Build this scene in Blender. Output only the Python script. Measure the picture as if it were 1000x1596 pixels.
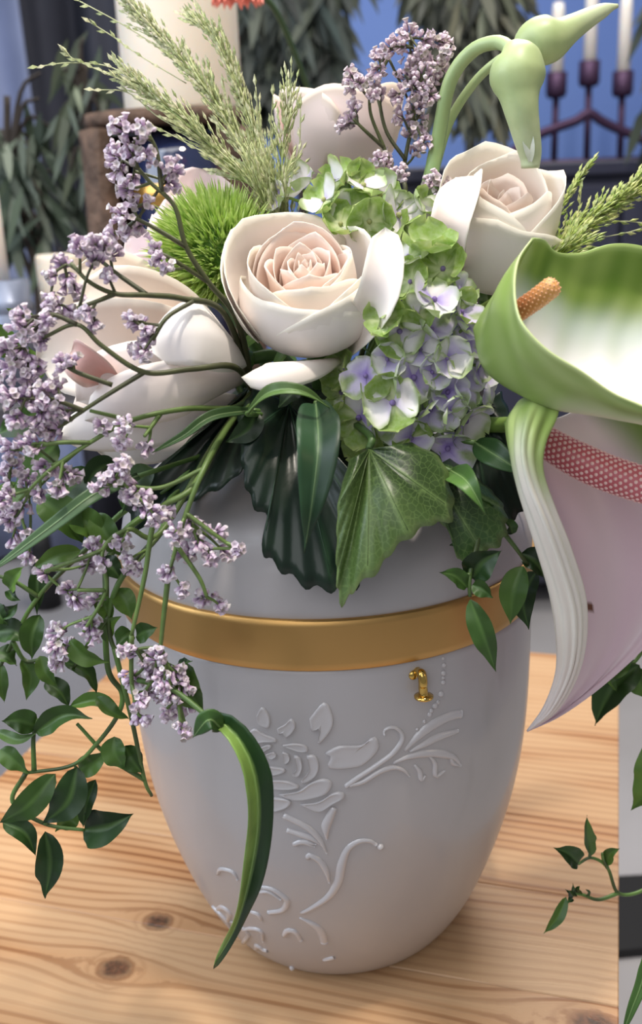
import bpy, math, random
import numpy as np
from mathutils import Vector, Matrix

for _o in list(bpy.data.objects):
    bpy.data.objects.remove(_o)
SC = bpy.context.scene
COL = SC.collection
rnd = random.Random(7)

# ------------------------------------------------------------------ camera
F, PIT, ROLL = 1552.1, math.radians(17.546), math.radians(-2.287)
CAM = Vector((-0.0019, -0.4661, 0.3734))
FW = Vector((0, math.cos(PIT), -math.sin(PIT)))
_u0 = Vector((0, math.sin(PIT), math.cos(PIT)))
_r0 = Vector((1, 0, 0))
RT = _r0 * math.cos(ROLL) + _u0 * math.sin(ROLL)
UP = _u0 * math.cos(ROLL) - _r0 * math.sin(ROLL)
cd = bpy.data.cameras.new('camera')
cd.sensor_fit = 'VERTICAL'
cd.sensor_height = 36.0
cd.lens = 36.0 * F / 1596.0
cd.clip_start = 0.01
cd.dof.use_dof = True
cd.dof.focus_distance = 0.405
cd.dof.aperture_fstop = 10.0
cam = bpy.data.objects.new('camera', cd)
COL.objects.link(cam)
_m = Matrix((RT, UP, -FW)).transposed().to_4x4()
_m.translation = CAM
cam.matrix_world = _m
SC.camera = cam

# ------------------------------------------------------------------ light
SC.view_settings.view_transform = 'Standard'
SC.view_settings.look = 'None'
SC.view_settings.exposure = -0.04
SC.view_settings.gamma = 1.0
w = bpy.data.worlds.new('world')
SC.world = w
w.use_nodes = True
w.node_tree.nodes['Background'].inputs[0].default_value = (0.90, 0.93, 1.0, 1)
w.node_tree.nodes['Background'].inputs[1].default_value = 0.27


def area(name, loc, target, size, power, color, sy=None):
    l = bpy.data.lights.new(name, 'AREA')
    l.energy = power
    l.color = color
    l.size = size
    if sy:
        l.shape = 'RECTANGLE'
        l.size_y = sy
    o = bpy.data.objects.new(name, l)
    COL.objects.link(o)
    o.location = loc
    o.rotation_euler = (Vector(target) - Vector(loc)).to_track_quat('-Z', 'Y').to_euler()
    return o


area('window_light', (-1.4, -0.35, 1.25), (0, 0, 0.28), 1.3, 29, (0.78, 0.87, 1.0), 1.5)
area('ceiling_lamp_light', (0.20, -0.30, 1.60), (0.02, 0, 0.2), 0.08, 15, (1.0, 0.90, 0.78))
area('rear_window_light', (0.35, 1.0, 1.75), (0.05, 0.1, 0.1), 0.9, 27, (1.0, 0.95, 0.88))
area('top_fill_light', (-0.35, -0.30, 1.75), (0, 0, 0.3), 1.0, 14.5, (1.0, 0.98, 0.95))  # added overhead fill to brighten the flowers
area('front_fill_light', (-0.5, -1.7, 1.3), (0, 0, 0.3), 1.2, 10, (0.97, 0.97, 1.0))  # added fill for the flower fronts, no window there
area('warm_fill_light', (1.3, -0.55, 0.75), (0, 0, 0.15), 0.4, 1.6, (1.0, 0.78, 0.50))  # added fill that warms the urn's right side, no lamp stands there


# ------------------------------------------------------------------ helpers
def lin(h):
    h = h.lstrip('#')
    r = []
    for i in (0, 2, 4):
        c = int(h[i:i + 2], 16) / 255
        r.append(c / 12.92 if c <= 0.04045 else ((c + 0.055) / 1.055) ** 2.4)
    return tuple(r)


def mixc(a, b, t):
    t = max(0.0, min(1.0, t))
    return tuple(a[i] * (1 - t) + b[i] * t for i in range(3))


def sst(a, b, x):
    t = max(0.0, min(1.0, (x - a) / (b - a)))
    return t * t * (3 - 2 * t)


def ray(px, py):
    return FW + RT * ((px - 500) / F) - UP * ((py - 798) / F)


def at(px, py, Y):
    """point of the vertical plane y = Y seen along a sight line"""
    d = ray(px, py)
    return CAM + d * ((Y - CAM.y) / d.y)


def atz(px, py, Z):
    d = ray(px, py)
    return CAM + d * ((Z - CAM.z) / d.z)


def pixw(p):
    """metres per pixel at a point"""
    return (p - CAM).dot(FW) / F


def AT(L):
    return [at(*q) for q in L]


def cr(P, n):
    """Catmull-Rom through points, n samples per span"""
    P = [Vector(p) for p in P]
    if len(P) == 2:
        return [P[0].lerp(P[1], i / n) for i in range(n + 1)]
    Q = [P[0] * 2 - P[1]] + P + [P[-1] * 2 - P[-2]]
    out = []
    for i in range(1, len(Q) - 2):
        a, b, c, d = Q[i - 1:i + 3]
        for k in range(n):
            t = k / n
            out.append(0.5 * ((2 * b) + (c - a) * t + (2 * a - 5 * b + 4 * c - d) * t * t
                              + (3 * b - a - 3 * c + d) * t ** 3))
    out.append(Q[-2].copy())
    return out


def resample(P, n):
    L = [0.0]
    for a, b in zip(P, P[1:]):
        L.append(L[-1] + (b - a).length)
    out, j = [], 0
    for i in range(n):
        s = L[-1] * i / (n - 1)
        while j < len(P) - 2 and L[j + 1] < s:
            j += 1
        d = L[j + 1] - L[j]
        out.append(P[j].lerp(P[j + 1], (s - L[j]) / d if d > 1e-12 else 0))
    return out


class MB:
    def __init__(s):
        s.v, s.f, s.c = [], [], []

    def add(s, V, Fc, C=None):
        b = len(s.v)
        s.v += [tuple(p) for p in V]
        s.f += [tuple(i + b for i in q) for q in Fc]
        if C is None:
            C = (1, 1, 1)
        if isinstance(C, tuple):
            C = [C] * len(V)
        s.c += list(C)
        return s

    def grid(s, V, nu, nv, C=None, close_u=False):
        """V[i*nv+j]"""
        Fc = []
        for i in range(nu if close_u else nu - 1):
            for j in range(nv - 1):
                a, b = i * nv + j, ((i + 1) % nu) * nv + j
                Fc.append((a, b, b + 1, a + 1))
        return s.add(V, Fc, C)

    def tube(s, P, R, n=6, C=None):
        P = [Vector(p) for p in P]
        if not isinstance(R, (list, tuple)):
            R = [R] * len(P)
        elif len(R) == 2 and len(P) != 2:
            R = [R[0] + (R[1] - R[0]) * i / (len(P) - 1) for i in range(len(P))]
        V, up = [], Vector((0.31, 0.17, 0.93))
        for i, p in enumerate(P):
            t = (P[min(i + 1, len(P) - 1)] - P[max(i - 1, 0)])
            t = t.normalized() if t.length > 1e-12 else Vector((0, 0, 1))
            x = up - t * up.dot(t)
            if x.length < 1e-4:
                x = t.orthogonal()
            x.normalize()
            up = x
            y = t.cross(x)
            for k in range(n):
                a = 2 * math.pi * k / n
                V.append(p + (x * math.cos(a) + y * math.sin(a)) * R[i])
        Fc = []
        for i in range(len(P) - 1):
            for k in range(n):
                Fc.append((i * n + k, i * n + (k + 1) % n, (i + 1) * n + (k + 1) % n, (i + 1) * n + k))
        Fc.append(tuple(range(n))[::-1])
        Fc.append(tuple((len(P) - 1) * n + k for k in range(n)))
        if isinstance(C, list):
            C = [c for c in C for _ in range(n)]
        return s.add(V, Fc, C)

    def lathe(s, prof, n, origin=(0, 0, 0), axis=None, C=None):
        """prof: list of (r, z)"""
        o = Vector(origin)
        M_ = frame(axis) if axis is not None else Matrix.Identity(3)
        V = []
        for k in range(n):
            a = 2 * math.pi * k / n
            for r, z in prof:
                V.append(o + M_ @ Vector((r * math.cos(a), r * math.sin(a), z)))
        if isinstance(C, list):
            C = C * n
        return s.grid(V, n, len(prof), C, True)

    def box(s, lo, hi, C=None, M_=None, bev=0.0):
        x0, y0, z0 = lo
        x1, y1, z1 = hi
        b = min(bev, (x1 - x0) / 2.1, (y1 - y0) / 2.1, (z1 - z0) / 2.1)
        V, Fc = [], []
        if b <= 0:
            V = [(x, y, z) for x in (x0, x1) for y in (y0, y1) for z in (z0, z1)]
            Fc = [(0, 1, 3, 2), (4, 6, 7, 5), (0, 4, 5, 1), (2, 3, 7, 6), (0, 2, 6, 4), (1, 5, 7, 3)]
        else:
            idx = {}
            for ix, x in enumerate((x0, x1)):
                for iy, y in enumerate((y0, y1)):
                    for iz, z in enumerate((z0, z1)):
                        sx, sy, sz = (1 - 2 * ix), (1 - 2 * iy), (1 - 2 * iz)
                        for ax, off in enumerate(((0, 1, 1), (1, 0, 1), (1, 1, 0))):
                            idx[(ix, iy, iz, ax)] = len(V)
                            V.append((x + sx * b * off[0], y + sy * b * off[1], z + sz * b * off[2]))
            I = lambda x, y, z, a: idx[(x, y, z, a)]
            for ix in (0, 1):
                Fc.append((I(ix, 0, 0, 0), I(ix, 0, 1, 0), I(ix, 1, 1, 0), I(ix, 1, 0, 0)))
                Fc.append((I(0, ix, 0, 1), I(1, ix, 0, 1), I(1, ix, 1, 1), I(0, ix, 1, 1)))
                Fc.append((I(0, 0, ix, 2), I(0, 1, ix, 2), I(1, 1, ix, 2), I(1, 0, ix, 2)))
                for iy in (0, 1):
                    Fc.append((I(ix, iy, 0, 0), I(ix, iy, 1, 0), I(ix, iy, 1, 1), I(ix, iy, 0, 1)))
                    Fc.append((I(ix, 0, iy, 0), I(ix, 1, iy, 0), I(ix, 1, iy, 2), I(ix, 0, iy, 2)))
                    Fc.append((I(0, ix, iy, 1), I(1, ix, iy, 1), I(1, ix, iy, 2), I(0, ix, iy, 2)))
                    for iz in (0, 1):
                        Fc.append((I(ix, iy, iz, 0), I(ix, iy, iz, 1), I(ix, iy, iz, 2)))
        if M_ is not None:
            V = [M_ @ Vector(p) for p in V]
        return s.add(V, Fc, C)

    def ball(s, c, r, nu=8, nv=6, C=None, axis=None, sq=1.0):
        prof = [(max(1e-6, r * math.sin(math.pi * j / nv)), -r * sq * math.cos(math.pi * j / nv)) for j in range(nv + 1)]
        return s.lathe(prof, nu, c, axis, C)

    def build(s, name, mat, parent=None, smooth=True, thick=0.0, kind=None, label=None, fix=False, sub=0):
        me = bpy.data.meshes.new(name)
        base = Vector((0, 0, 0))
        if parent is not None:
            q = parent
            while q is not None:
                base += q.location
                q = q.parent
        me.from_pydata([(x - base.x, y - base.y, z - base.z) for x, y, z in s.v], [], s.f)
        ca = me.color_attributes.new('Col', 'FLOAT_COLOR', 'POINT')
        ca.data.foreach_set('color', np.array([tuple(c) + (1.0,) for c in s.c], dtype=np.float32).ravel())
        if fix:
            import bmesh
            bm = bmesh.new()
            bm.from_mesh(me)
            bmesh.ops.remove_doubles(bm, verts=bm.verts, dist=1e-6)
            bmesh.ops.recalc_face_normals(bm, faces=bm.faces)
            bm.to_mesh(me)
            bm.free()
        if smooth:
            me.polygons.foreach_set('use_smooth', [True] * len(me.polygons))
        if mat is not None:
            me.materials.append(mat)
        o = bpy.data.objects.new(name, me)
        COL.objects.link(o)
        if parent is not None:
            o.parent = parent
        if thick:
            md = o.modifiers.new('thickness', 'SOLIDIFY')
            md.thickness = thick
            md.offset = 0
        if sub:
            md = o.modifiers.new('smooth', 'SUBSURF')
            md.levels = md.render_levels = sub
        if kind:
            o['kind'] = kind
        if label:
            o['label'] = label
        return o


def frame(z, x=None):
    z = Vector(z).normalized()
    if x is None:
        x = z.orthogonal()
    x = Vector(x)
    x = (x - z * x.dot(z)).normalized()
    y = z.cross(x)
    return Matrix((x, y, z)).transposed()


def tag(o, label, cat, group=None, kind=None):
    o['label'] = label
    o['category'] = cat
    if group:
        o['group'] = group
    if kind:
        o['kind'] = kind
    return o


def thing(name, loc, label, cat, group=None):
    o = bpy.data.objects.new(name, None)
    o.empty_display_size = 0.01
    COL.objects.link(o)
    o.location = Vector(loc)
    return tag(o, label, cat, group)


def mat(name, color='#808080', rough=0.5, metal=0.0, spec=0.5, trans=0.0, attr=False, noise=None, bump=None,
        coat=0.0, sss=0.0, island=None, tcol=None):
    """noise = (scale, hex, amount); bump = (scale, strength, distance)"""
    m = bpy.data.materials.new(name)
    m.use_nodes = True
    nt = m.node_tree
    N, L = nt.nodes, nt.links
    b = N['Principled BSDF']
    out = N['Material Output']
    b.inputs['Roughness'].default_value = rough
    b.inputs['Metallic'].default_value = metal
    b.inputs['Specular IOR Level'].default_value = spec
    b.inputs['Coat Weight'].default_value = coat
    if sss:
        b.inputs['Subsurface Weight'].default_value = sss
        b.inputs['Subsurface Radius'].default_value = (1, .6, .4)
        b.inputs['Subsurface Scale'].default_value = 0.004
    tc = N.new('ShaderNodeTexCoord')
    c = None
    if attr:
        a = N.new('ShaderNodeAttribute')
        a.attribute_name = 'Col'
        c = a.outputs['Color']
    else:
        r = N.new('ShaderNodeRGB')
        r.outputs[0].default_value = lin(color) + (1,)
        c = r.outputs[0]
    if noise:
        t = N.new('ShaderNodeTexNoise')
        t.inputs['Scale'].default_value = noise[0]
        t.inputs['Detail'].default_value = 5
        L.new(tc.outputs['Object'], t.inputs['Vector'])
        rp = N.new('ShaderNodeMapRange')
        rp.inputs[1].default_value = .35
        rp.inputs[2].default_value = .7
        rp.inputs[4].default_value = noise[2]
        L.new(t.outputs[0], rp.inputs[0])
        mx = N.new('ShaderNodeMix')
        mx.data_type = 'RGBA'
        L.new(rp.outputs[0], mx.inputs[0])
        L.new(c, mx.inputs[6])
        mx.inputs[7].default_value = lin(noise[1]) + (1,)
        c = mx.outputs[2]
    L.new(c, b.inputs['Base Color'])
    if bump:
        t = N.new('ShaderNodeTexNoise')
        t.inputs['Scale'].default_value = bump[0]
        t.inputs['Detail'].default_value = 4
        L.new(tc.outputs['Object'], t.inputs['Vector'])
        bp = N.new('ShaderNodeBump')
        bp.inputs['Strength'].default_value = bump[1]
        bp.inputs['Distance'].default_value = bump[2]
        L.new(t.outputs[0], bp.inputs['Height'])
        L.new(bp.outputs[0], b.inputs['Normal'])
    if trans:
        tr = N.new('ShaderNodeBsdfTranslucent')
        L.new(c, tr.inputs[0])
        ms = N.new('ShaderNodeMixShader')
        ms.inputs[0].default_value = trans
        L.new(b.outputs[0], ms.inputs[1])
        L.new(tr.outputs[0], ms.inputs[2])
        L.new(ms.outputs[0], out.inputs[0])
    return m


# ------------------------------------------------------------------ materials
def veined(m, scale, hexc, amt):
    """net of fine pale veins on a leaf blade"""
    N, L = m.node_tree.nodes, m.node_tree.links
    b = N['Principled BSDF']
    src = b.inputs['Base Color'].links[0].from_socket
    tc = N.new('ShaderNodeTexCoord')
    v = N.new('ShaderNodeTexVoronoi')
    v.feature = 'DISTANCE_TO_EDGE'
    v.inputs['Scale'].default_value = scale
    L.new(tc.outputs['Object'], v.inputs['Vector'])
    r = N.new('ShaderNodeMapRange')
    r.inputs[1].default_value = 0
    r.inputs[2].default_value = .07
    r.inputs[3].default_value = amt
    r.inputs[4].default_value = 0
    L.new(v.outputs[0], r.inputs[0])
    x = N.new('ShaderNodeMix')
    x.data_type = 'RGBA'
    L.new(r.outputs[0], x.inputs[0])
    L.new(src, x.inputs[6])
    x.inputs[7].default_value = lin(hexc) + (1,)
    L.new(x.outputs[2], b.inputs['Base Color'])
    return m


M_petal = mat('rose_petal', rough=.55, spec=.25, trans=.16, attr=True, bump=(260, .12, .0006))
M_floret = mat('hydrangea_sepal', rough=.55, spec=.25, trans=.25, attr=True, noise=(500, '#FFFFFF', .12))
M_spathe = mat('anthurium_spathe', rough=.34, spec=.4, trans=.18, attr=True, bump=(90, .15, .001))
M_leaf = mat('leaf', rough=.40, spec=.35, trans=.12, attr=True, noise=(120, '#2E4A1C', .25), bump=(300, .15, .0006))
M_dark_leaf = mat('glossy_dark_leaf', rough=.30, spec=.4, trans=.04, attr=True, bump=(140, .2, .0008))
M_net = veined(mat('netted_leaf', rough=.38, spec=.45, trans=.1, attr=True, noise=(60, '#26381A', .35), bump=(140, .25, .0012)), 380, '#7F9A5C', .30)
M_stem = mat('green_stem', rough=.45, attr=True)
M_bud = mat('statice_bud', rough=.6, attr=True, trans=.15)
M_grass = mat('grass_plume', rough=.55, attr=True, trans=.2)
M_fuzz = mat('dianthus_fuzz', rough=.5, attr=True, trans=.3)
M_scape = mat('garlic_scape', rough=.42, attr=True, sss=.15, noise=(160, '#8FA268', .3))
M_spadix = mat('spadix', rough=.45, attr=True)
M_urn = mat('urn_lacquer', '#AFABAC', rough=.36, spec=.45, coat=.25, noise=(7, '#A5A19F', .6))
M_relief = mat('urn_relief', '#BCB8B9', rough=.24, spec=.5, coat=.4)
M_gold = mat('satin_gold', '#C9A064', rough=.44, metal=1.0, noise=(30, '#BF965A', .4))
M_brass = mat('polished_brass', '#D2AE60', rough=.12, metal=1.0)

# ------------------------------------------------------------------ the room
FLOOR = -0.45
WALLY = 2.05


def struct(o):
    o['kind'] = 'structure'
    return o


m_floor = mat('grey_floor', '#A9A7AA', rough=.55, noise=(3, '#908C8C', .6))
struct(MB().box((-3, -1.6, FLOOR - .05), (3, WALLY + .1, FLOOR)).build('floor', m_floor, smooth=False))
m_wall = mat('blue_wall', '#7391D2', rough=.7, noise=(1.2, '#5F7CC6', .8))
struct(MB().box((-3, WALLY, FLOOR), (3, WALLY + .1, 2.2)).build('wall_back', m_wall, smooth=False))
m_base = mat('baseboard', '#5B5A60', rough=.5)
struct(MB().box((-3, WALLY - .02, FLOOR), (3, WALLY, FLOOR + .09), bev=.004).build('baseboard_back', m_base, smooth=False))

# curtain of heavy folds, left part of the back wall
m_curt = mat('navy_curtain', '#3A3D4B', rough=.8, noise=(4, '#2C2E38', .7))
mb = MB()
V = []
nx = 150
for i in range(nx):
    x = -1.55 + 1.30 * i / (nx - 1)
    for j in range(12):
        z = FLOOR + .02 + 2.5 * j / 11
        k = 1 - .25 * j / 11
        V.append((x, WALLY - .12 + .045 * k * math.sin(x * 34 + .6 * math.sin(j * .5)) + .02 * math.sin(x * 71), z))
mb.grid(V, nx, 12)
tag(mb.build('curtain', m_curt, thick=.004), 'dark navy curtain hanging in folds behind the pillar candle', 'curtain')
m_curt2 = mat('pale_blue_curtain', '#8993B4', rough=.8, noise=(5, '#6A7493', .8))
mb = MB()
V = []
for i in range(60):
    x = -1.02 + .47 * i / 59
    for j in range(12):
        z = FLOOR + .02 + 2.5 * j / 11
        V.append((x - .05 * j / 11, WALLY - .24 + .03 * math.sin(x * 40 + .3 * j), z))
mb.grid(V, 60, 12)
tag(mb.build('curtain', m_curt2, thick=.004), 'pale blue-grey curtain panel at the far left edge', 'curtain')

# dark sideboard at the right, carrying the candelabrum
m_cab = mat('dark_cabinet', '#2C2E40', rough=.45, noise=(9, '#34364A', .6))
YC = 1.40
topz = at(930, 250, YC).z
cab = thing('sideboard', (.75, YC + .2, FLOOR), 'long dark sideboard under the candelabrum against the blue wall', 'sideboard')
xl, xr = at(620, 300, YC).x, 1.35
MB().box((xl, YC + .01, FLOOR + .06), (xr, YC + .43, topz - .025), bev=.003).build('body', m_cab, cab, smooth=False)
MB().box((xl - .015, YC - .01, topz - .025), (xr + .015, YC + .44, topz), bev=.004).build('top', m_cab, cab, smooth=False)
for k in range(3):
    a = xl + .01 + (xr - xl - .02) * k / 3
    b_ = xl + .01 + (xr - xl - .02) * (k + 1) / 3
    d = MB().box((a + .004, YC - .006, FLOOR + .09), (b_ - .004, YC + .012, topz - .04), bev=.003).build('door', m_cab, cab, smooth=False)
    MB().tube([(b_ - .05, YC - .02, topz - .22), (b_ - .05, YC - .02, topz - .36)], .006, 8).build('handle', M_brass, d)
for sx in (xl + .05, xr - .05):
    for sy in (YC + .05, YC + .38):
        MB().box((sx - .02, sy - .02, FLOOR), (sx + .02, sy + .02, FLOOR + .065)).build('foot', m_cab, cab, smooth=False)

# candelabrum with four taper candles
m_iron = mat('wrought_iron', '#4A3550', rough=.5, metal=.6)
m_wax = mat('ivory_wax', '#F3EDE6', rough=.45, sss=.4)
YB = 1.60
cup = [(818, 128, 40), (866, 150, 5), (917, 132, -18), (969, 148, -4)]
cen = at(893, 250, YB)
can = thing('candelabrum', (cen.x, YB, topz), 'dark wrought-iron candelabrum with an arched rail on the sideboard', 'candelabrum')
pm = at(917, 190, YB)
arch = AT([(770, 262, YB), (800, 235, YB), (835, 212, YB), (870, 198, YB), (898, 188, YB), (917, 176, YB),
           (936, 188, YB), (960, 200, YB), (990, 212, YB), (1030, 232, YB), (1062, 262, YB)])
arch[0].z = arch[-1].z = topz + .004
a_ = resample(cr(arch, 8), 60)
MB().tube(a_, .0095, 8).build('arch', m_iron, can)
MB().tube([a_[0] - Vector((.03, 0, 0)), a_[-1] + Vector((.03, 0, 0))], .006, 8).build('base_bar', m_iron, can)
for px, py, top in cup:
    c = at(px, py, YB)
    low = at(px - 3, 240, YB)
    low.z = topz + .004
    MB().tube([low, c], .0065, 8).build('rod', m_iron, can)
    MB().lathe([(0, -.004), (.016, -.003), (.02, .004), (.02, .042), (.0175, .042), (.0175, .004), (0, .004)], 16, c).build('candle_cup', m_iron, can)
lab = ['leftmost of the four white taper candles, its top just above the green bud',
       'white taper candle second from left on the candelabrum',
       'white taper candle at the middle peak of the candelabrum',
       'rightmost tall white taper candle on the candelabrum']
for (px, py, top), lb in zip(cup, lab):
    c = at(px, py, YB) + Vector((0, 0, .004))
    h = at(px, top, YB).z - c.z
    r = .0125
    t = thing('taper_candle', c, lb, 'candle', 'taper candles on the candelabrum')
    MB().lathe([(0, 0), (r * 1.04, 0), (r * .94, h * .9), (r * .78, h), (0, h + .002)], 16, c).build('wax', m_wax, t)
    MB().tube([c + Vector((0, 0, h)), c + Vector((.001, 0, h + .009))], .0012, 6).build('wick', m_cab, t)

# side table behind, left: carries the log stand, two more candles
m_side = mat('charcoal_table', '#3D3B40', rough=.55)
ZT = 0.205
st = thing('side_table', (-.33, .55, FLOOR), 'charcoal side table behind the bouquet under log and candles', 'table')
MB().box((-.72, .425, ZT - .03), (-.075, .80, ZT), bev=.004).build('tabletop', m_side, st, smooth=False)
for sx in (-.69, -.105):
    for sy in (.45, .77):
        MB().box((sx - .017, sy - .017, FLOOR), (sx + .017, sy + .017, ZT - .03), bev=.002).build('leg', m_side, st, smooth=False)

# hollow log stand
YL = .52
lc = at(266, 300, YL)
rl = 118 * pixw(lc)
ltop = at(266, 172, YL - rl * .5).z
m_bark = mat('bark', '#6E5748', rough=.85, noise=(38, '#2E241E', .9), bump=(60, .9, .01))
m_in = mat('dark_brown', '#1C1613', rough=.8)  # dark brown for the log's floor disc and the wicks
log = thing('hollow_log', (lc.x, YL, ZT), 'hollow bark-covered log section standing under the pillar candle', 'log')
nA, nZ = 72, 14
V, Cc = [], []
gap0, gap1 = math.radians(-128), math.radians(-40)   # opening to the front
for i in range(nA):
    a = gap1 + (2 * math.pi - (gap1 - gap0)) * i / (nA - 1)
    for j in range(nZ):
        z = ZT + (ltop - .014 - ZT) * j / (nZ - 1)
        r = rl * (1 + .035 * math.sin(5 * a + 1) + .02 * math.sin(13 * a + z * 30) + .015 * rnd.uniform(-1, 1))
        V.append((lc.x + r * math.cos(a), YL + r * math.sin(a), z))
MB().grid(V, nA, nZ).build('bark', m_bark, log, thick=.016)
prof = [(1e-5, -.012), (rl * .99, -.012), (rl * 1.03, -.007), (rl * 1.02, .0), (1e-5, .0)]
MB().lathe(prof, 40, (lc.x, YL, ltop)).build('top_disc', m_bark, log)
MB().lathe([(1e-5, .002), (rl * .93, .002), (rl * .93, .014), (1e-5, .014)], 32, (lc.x, YL, ZT)).build('floor_disc', m_in, log)
# dark glass bowl with a golden rim in the hollow
m_glass = mat('dark_blue_glass', '#232B4A', rough=.08, spec=.8, coat=.5)
m_amber = mat('amber_band', '#C99B52', rough=.25, metal=.8)
bz = at(280, 262, YL - .02).z
bw = thing('glass_lantern', (lc.x + .012, YL - .02, ZT + .014), 'dark blue glass lantern with an amber band inside the hollow log', 'lantern')
rb = rl * .62
b0 = ZT + .014
MB().lathe([(1e-5, b0), (rb * .7, b0), (rb, b0 + .03), (rb * 1.02, bz - .018), (rb * .95, bz + .012), (rb * .7, bz + .03), (rb * .66, bz + .028), (rb * .9, bz), (rb * .9, b0 + .02), (1e-5, b0 + .01)],
           32, (lc.x + .012, YL - .02, 0)).build('bowl', m_glass, bw)
MB().lathe([(rb * 1.00, bz - .034), (rb * 1.05, bz - .031), (rb * 1.05, bz - .016), (rb * 1.0, bz - .013)], 32, (lc.x + .012, YL - .02, 0)).build('band', m_amber, bw)

# pillar candle on the log
m_pillar = mat('cream_wax', '#E2D7C6', rough=.5, sss=.5)
pc = at(287, 172, YL)
pr = 91 * pixw(pc)
pil = thing('pillar_candle', (pc.x, YL, ltop), 'wide cream pillar candle standing on the hollow log', 'candle')
MB().lathe([(1e-5, 0), (pr * .98, 0), (pr, .004), (pr, .205), (pr * .96, .212), (pr * .8, .208), (1e-5, .204)], 48, (pc.x, YL, ltop)).build('wax', m_pillar, pil)
MB().tube([(pc.x, YL, ltop + .2), (pc.x + .002, YL, ltop + .222)], .0015, 6).build('wick', m_in, pil)

# small cream candle and the candle in its grey holder at the far left
sc_ = at(95, 396, .50)
sr = 40 * pixw(sc_)
o = thing('votive_candle', (sc_.x, .5, ZT), 'short cream candle half hidden behind the left rose', 'candle')
MB().lathe([(1e-5, ZT), (sr, ZT), (sr, sc_.z - .004), (sr * .95, sc_.z), (sr * .8, sc_.z - .002), (1e-5, sc_.z - .004)], 32, (sc_.x, .5, 0)).build('wax', m_pillar, o)
MB().tube([(sc_.x, .5, sc_.z - .005), (sc_.x, .5, sc_.z + .006)], .0012, 6).build('wick', m_in, o)
hc = at(8, 436, .47)
m_hold = mat('grey_holder', '#777F93', rough=.35, metal=.3)
hr = 36 * pixw(hc)
o = thing('candle_holder', (hc.x, .47, ZT), 'blue-grey round candle holder at the left edge', 'candle holder')
MB().lathe([(1e-5, ZT), (hr, ZT), (hr, hc.z), (hr * .55, hc.z), (hr * .5, hc.z - .012), (1e-5, hc.z - .012)], 32, (hc.x, .47, 0)).build('cylinder', m_hold, o)
MB().lathe([(hr, hc.z - .03), (hr * 1.06, hc.z - .027), (hr * 1.06, hc.z - .022), (hr, hc.z - .019)], 32, (hc.x, .47, 0)).build('ring', m_hold, o)
tz = at(2, 262, .47).z
cr_ = 14 * pixw(hc)
o = thing('dinner_candle', (hc.x - .004, .47, hc.z - .012), 'slim ivory candle in the grey holder at the left edge', 'candle')
MB().lathe([(1e-5, hc.z - .012), (cr_, hc.z - .012), (cr_ * .9, tz), (1e-5, tz + .003)], 20, (hc.x - .004, .47, 0)).build('wax', m_wax, o)
MB().tube([(hc.x - .004, .47, tz), (hc.x - .003, .47, tz + .01)], .0012, 6).build('wick', m_in, o)

# coral flower at the very top
cf = at(368, -27, .30)
m_coral = mat('coral_petal', '#F08A78', rough=.5, trans=.2)
o = thing('coral_flower', cf, 'coral pink ruffled flower cut off by the top edge', 'flower')
for k in range(9):
    a = 2 * math.pi * k / 9
    V = []
    for i in range(6):
        for j in range(5):
            s, t = i / 5, j / 4 * 2 - 1
            rr = .018 * s
            ww = .010 * math.sin(math.pi * (.15 + .75 * s)) * t
            V.append(cf + Vector((math.cos(a) * rr - math.sin(a) * ww, math.sin(a) * rr + math.cos(a) * ww, .004 - .016 * s + .003 * math.sin(9 * s + 5 * t))))
    MB().grid(V, 6, 5).build('petal', m_coral, o)
MB().ball(cf + Vector((0, 0, .004)), .004, 8, 6).build('flower_centre', m_coral, o)
MB().tube(cr([cf, cf + Vector((.03, .05, -.02)), Vector((pc.x + .13, YL - .02, ltop - .06)), Vector((pc.x + .13, YL + .10, ZT))], 8), .0022, 6, (.05, .1, .03)).build('stem', M_stem, o)

# low black strip on the floor at the right, dark things at the left
m_black = mat('plain_black', '#141416', rough=.7)
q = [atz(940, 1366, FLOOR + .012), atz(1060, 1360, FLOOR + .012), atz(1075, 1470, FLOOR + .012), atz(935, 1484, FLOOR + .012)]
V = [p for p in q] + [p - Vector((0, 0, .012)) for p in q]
tag(MB().add(V, [(0, 1, 2, 3), (0, 4, 5, 1), (1, 5, 6, 2), (2, 6, 7, 3), (3, 7, 4, 0), (7, 6, 5, 4)]).build('floor_strip', m_black, smooth=False),
    'black strip on the grey floor right of the pine table', 'mat')
p0 = atz(76, 945, FLOOR)
o = MB().lathe([(1e-5, 0), (.03, 0), (.03, .06), (.022, .14), (.022, .16), (1e-5, .16)], 20, p0).build('bottle', m_black)
tag(o, 'small dark bottle-shaped vessel on the grey floor far behind the left vine', 'bottle')

# drooping dark plants in front of the back wall
m_bleaf = mat('background_leaf', rough=.6, attr=True, trans=.1)
m_trunk = mat('background_trunk', '#3A322C', rough=.9, noise=(20, '#1E1A17', .8))


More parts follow.
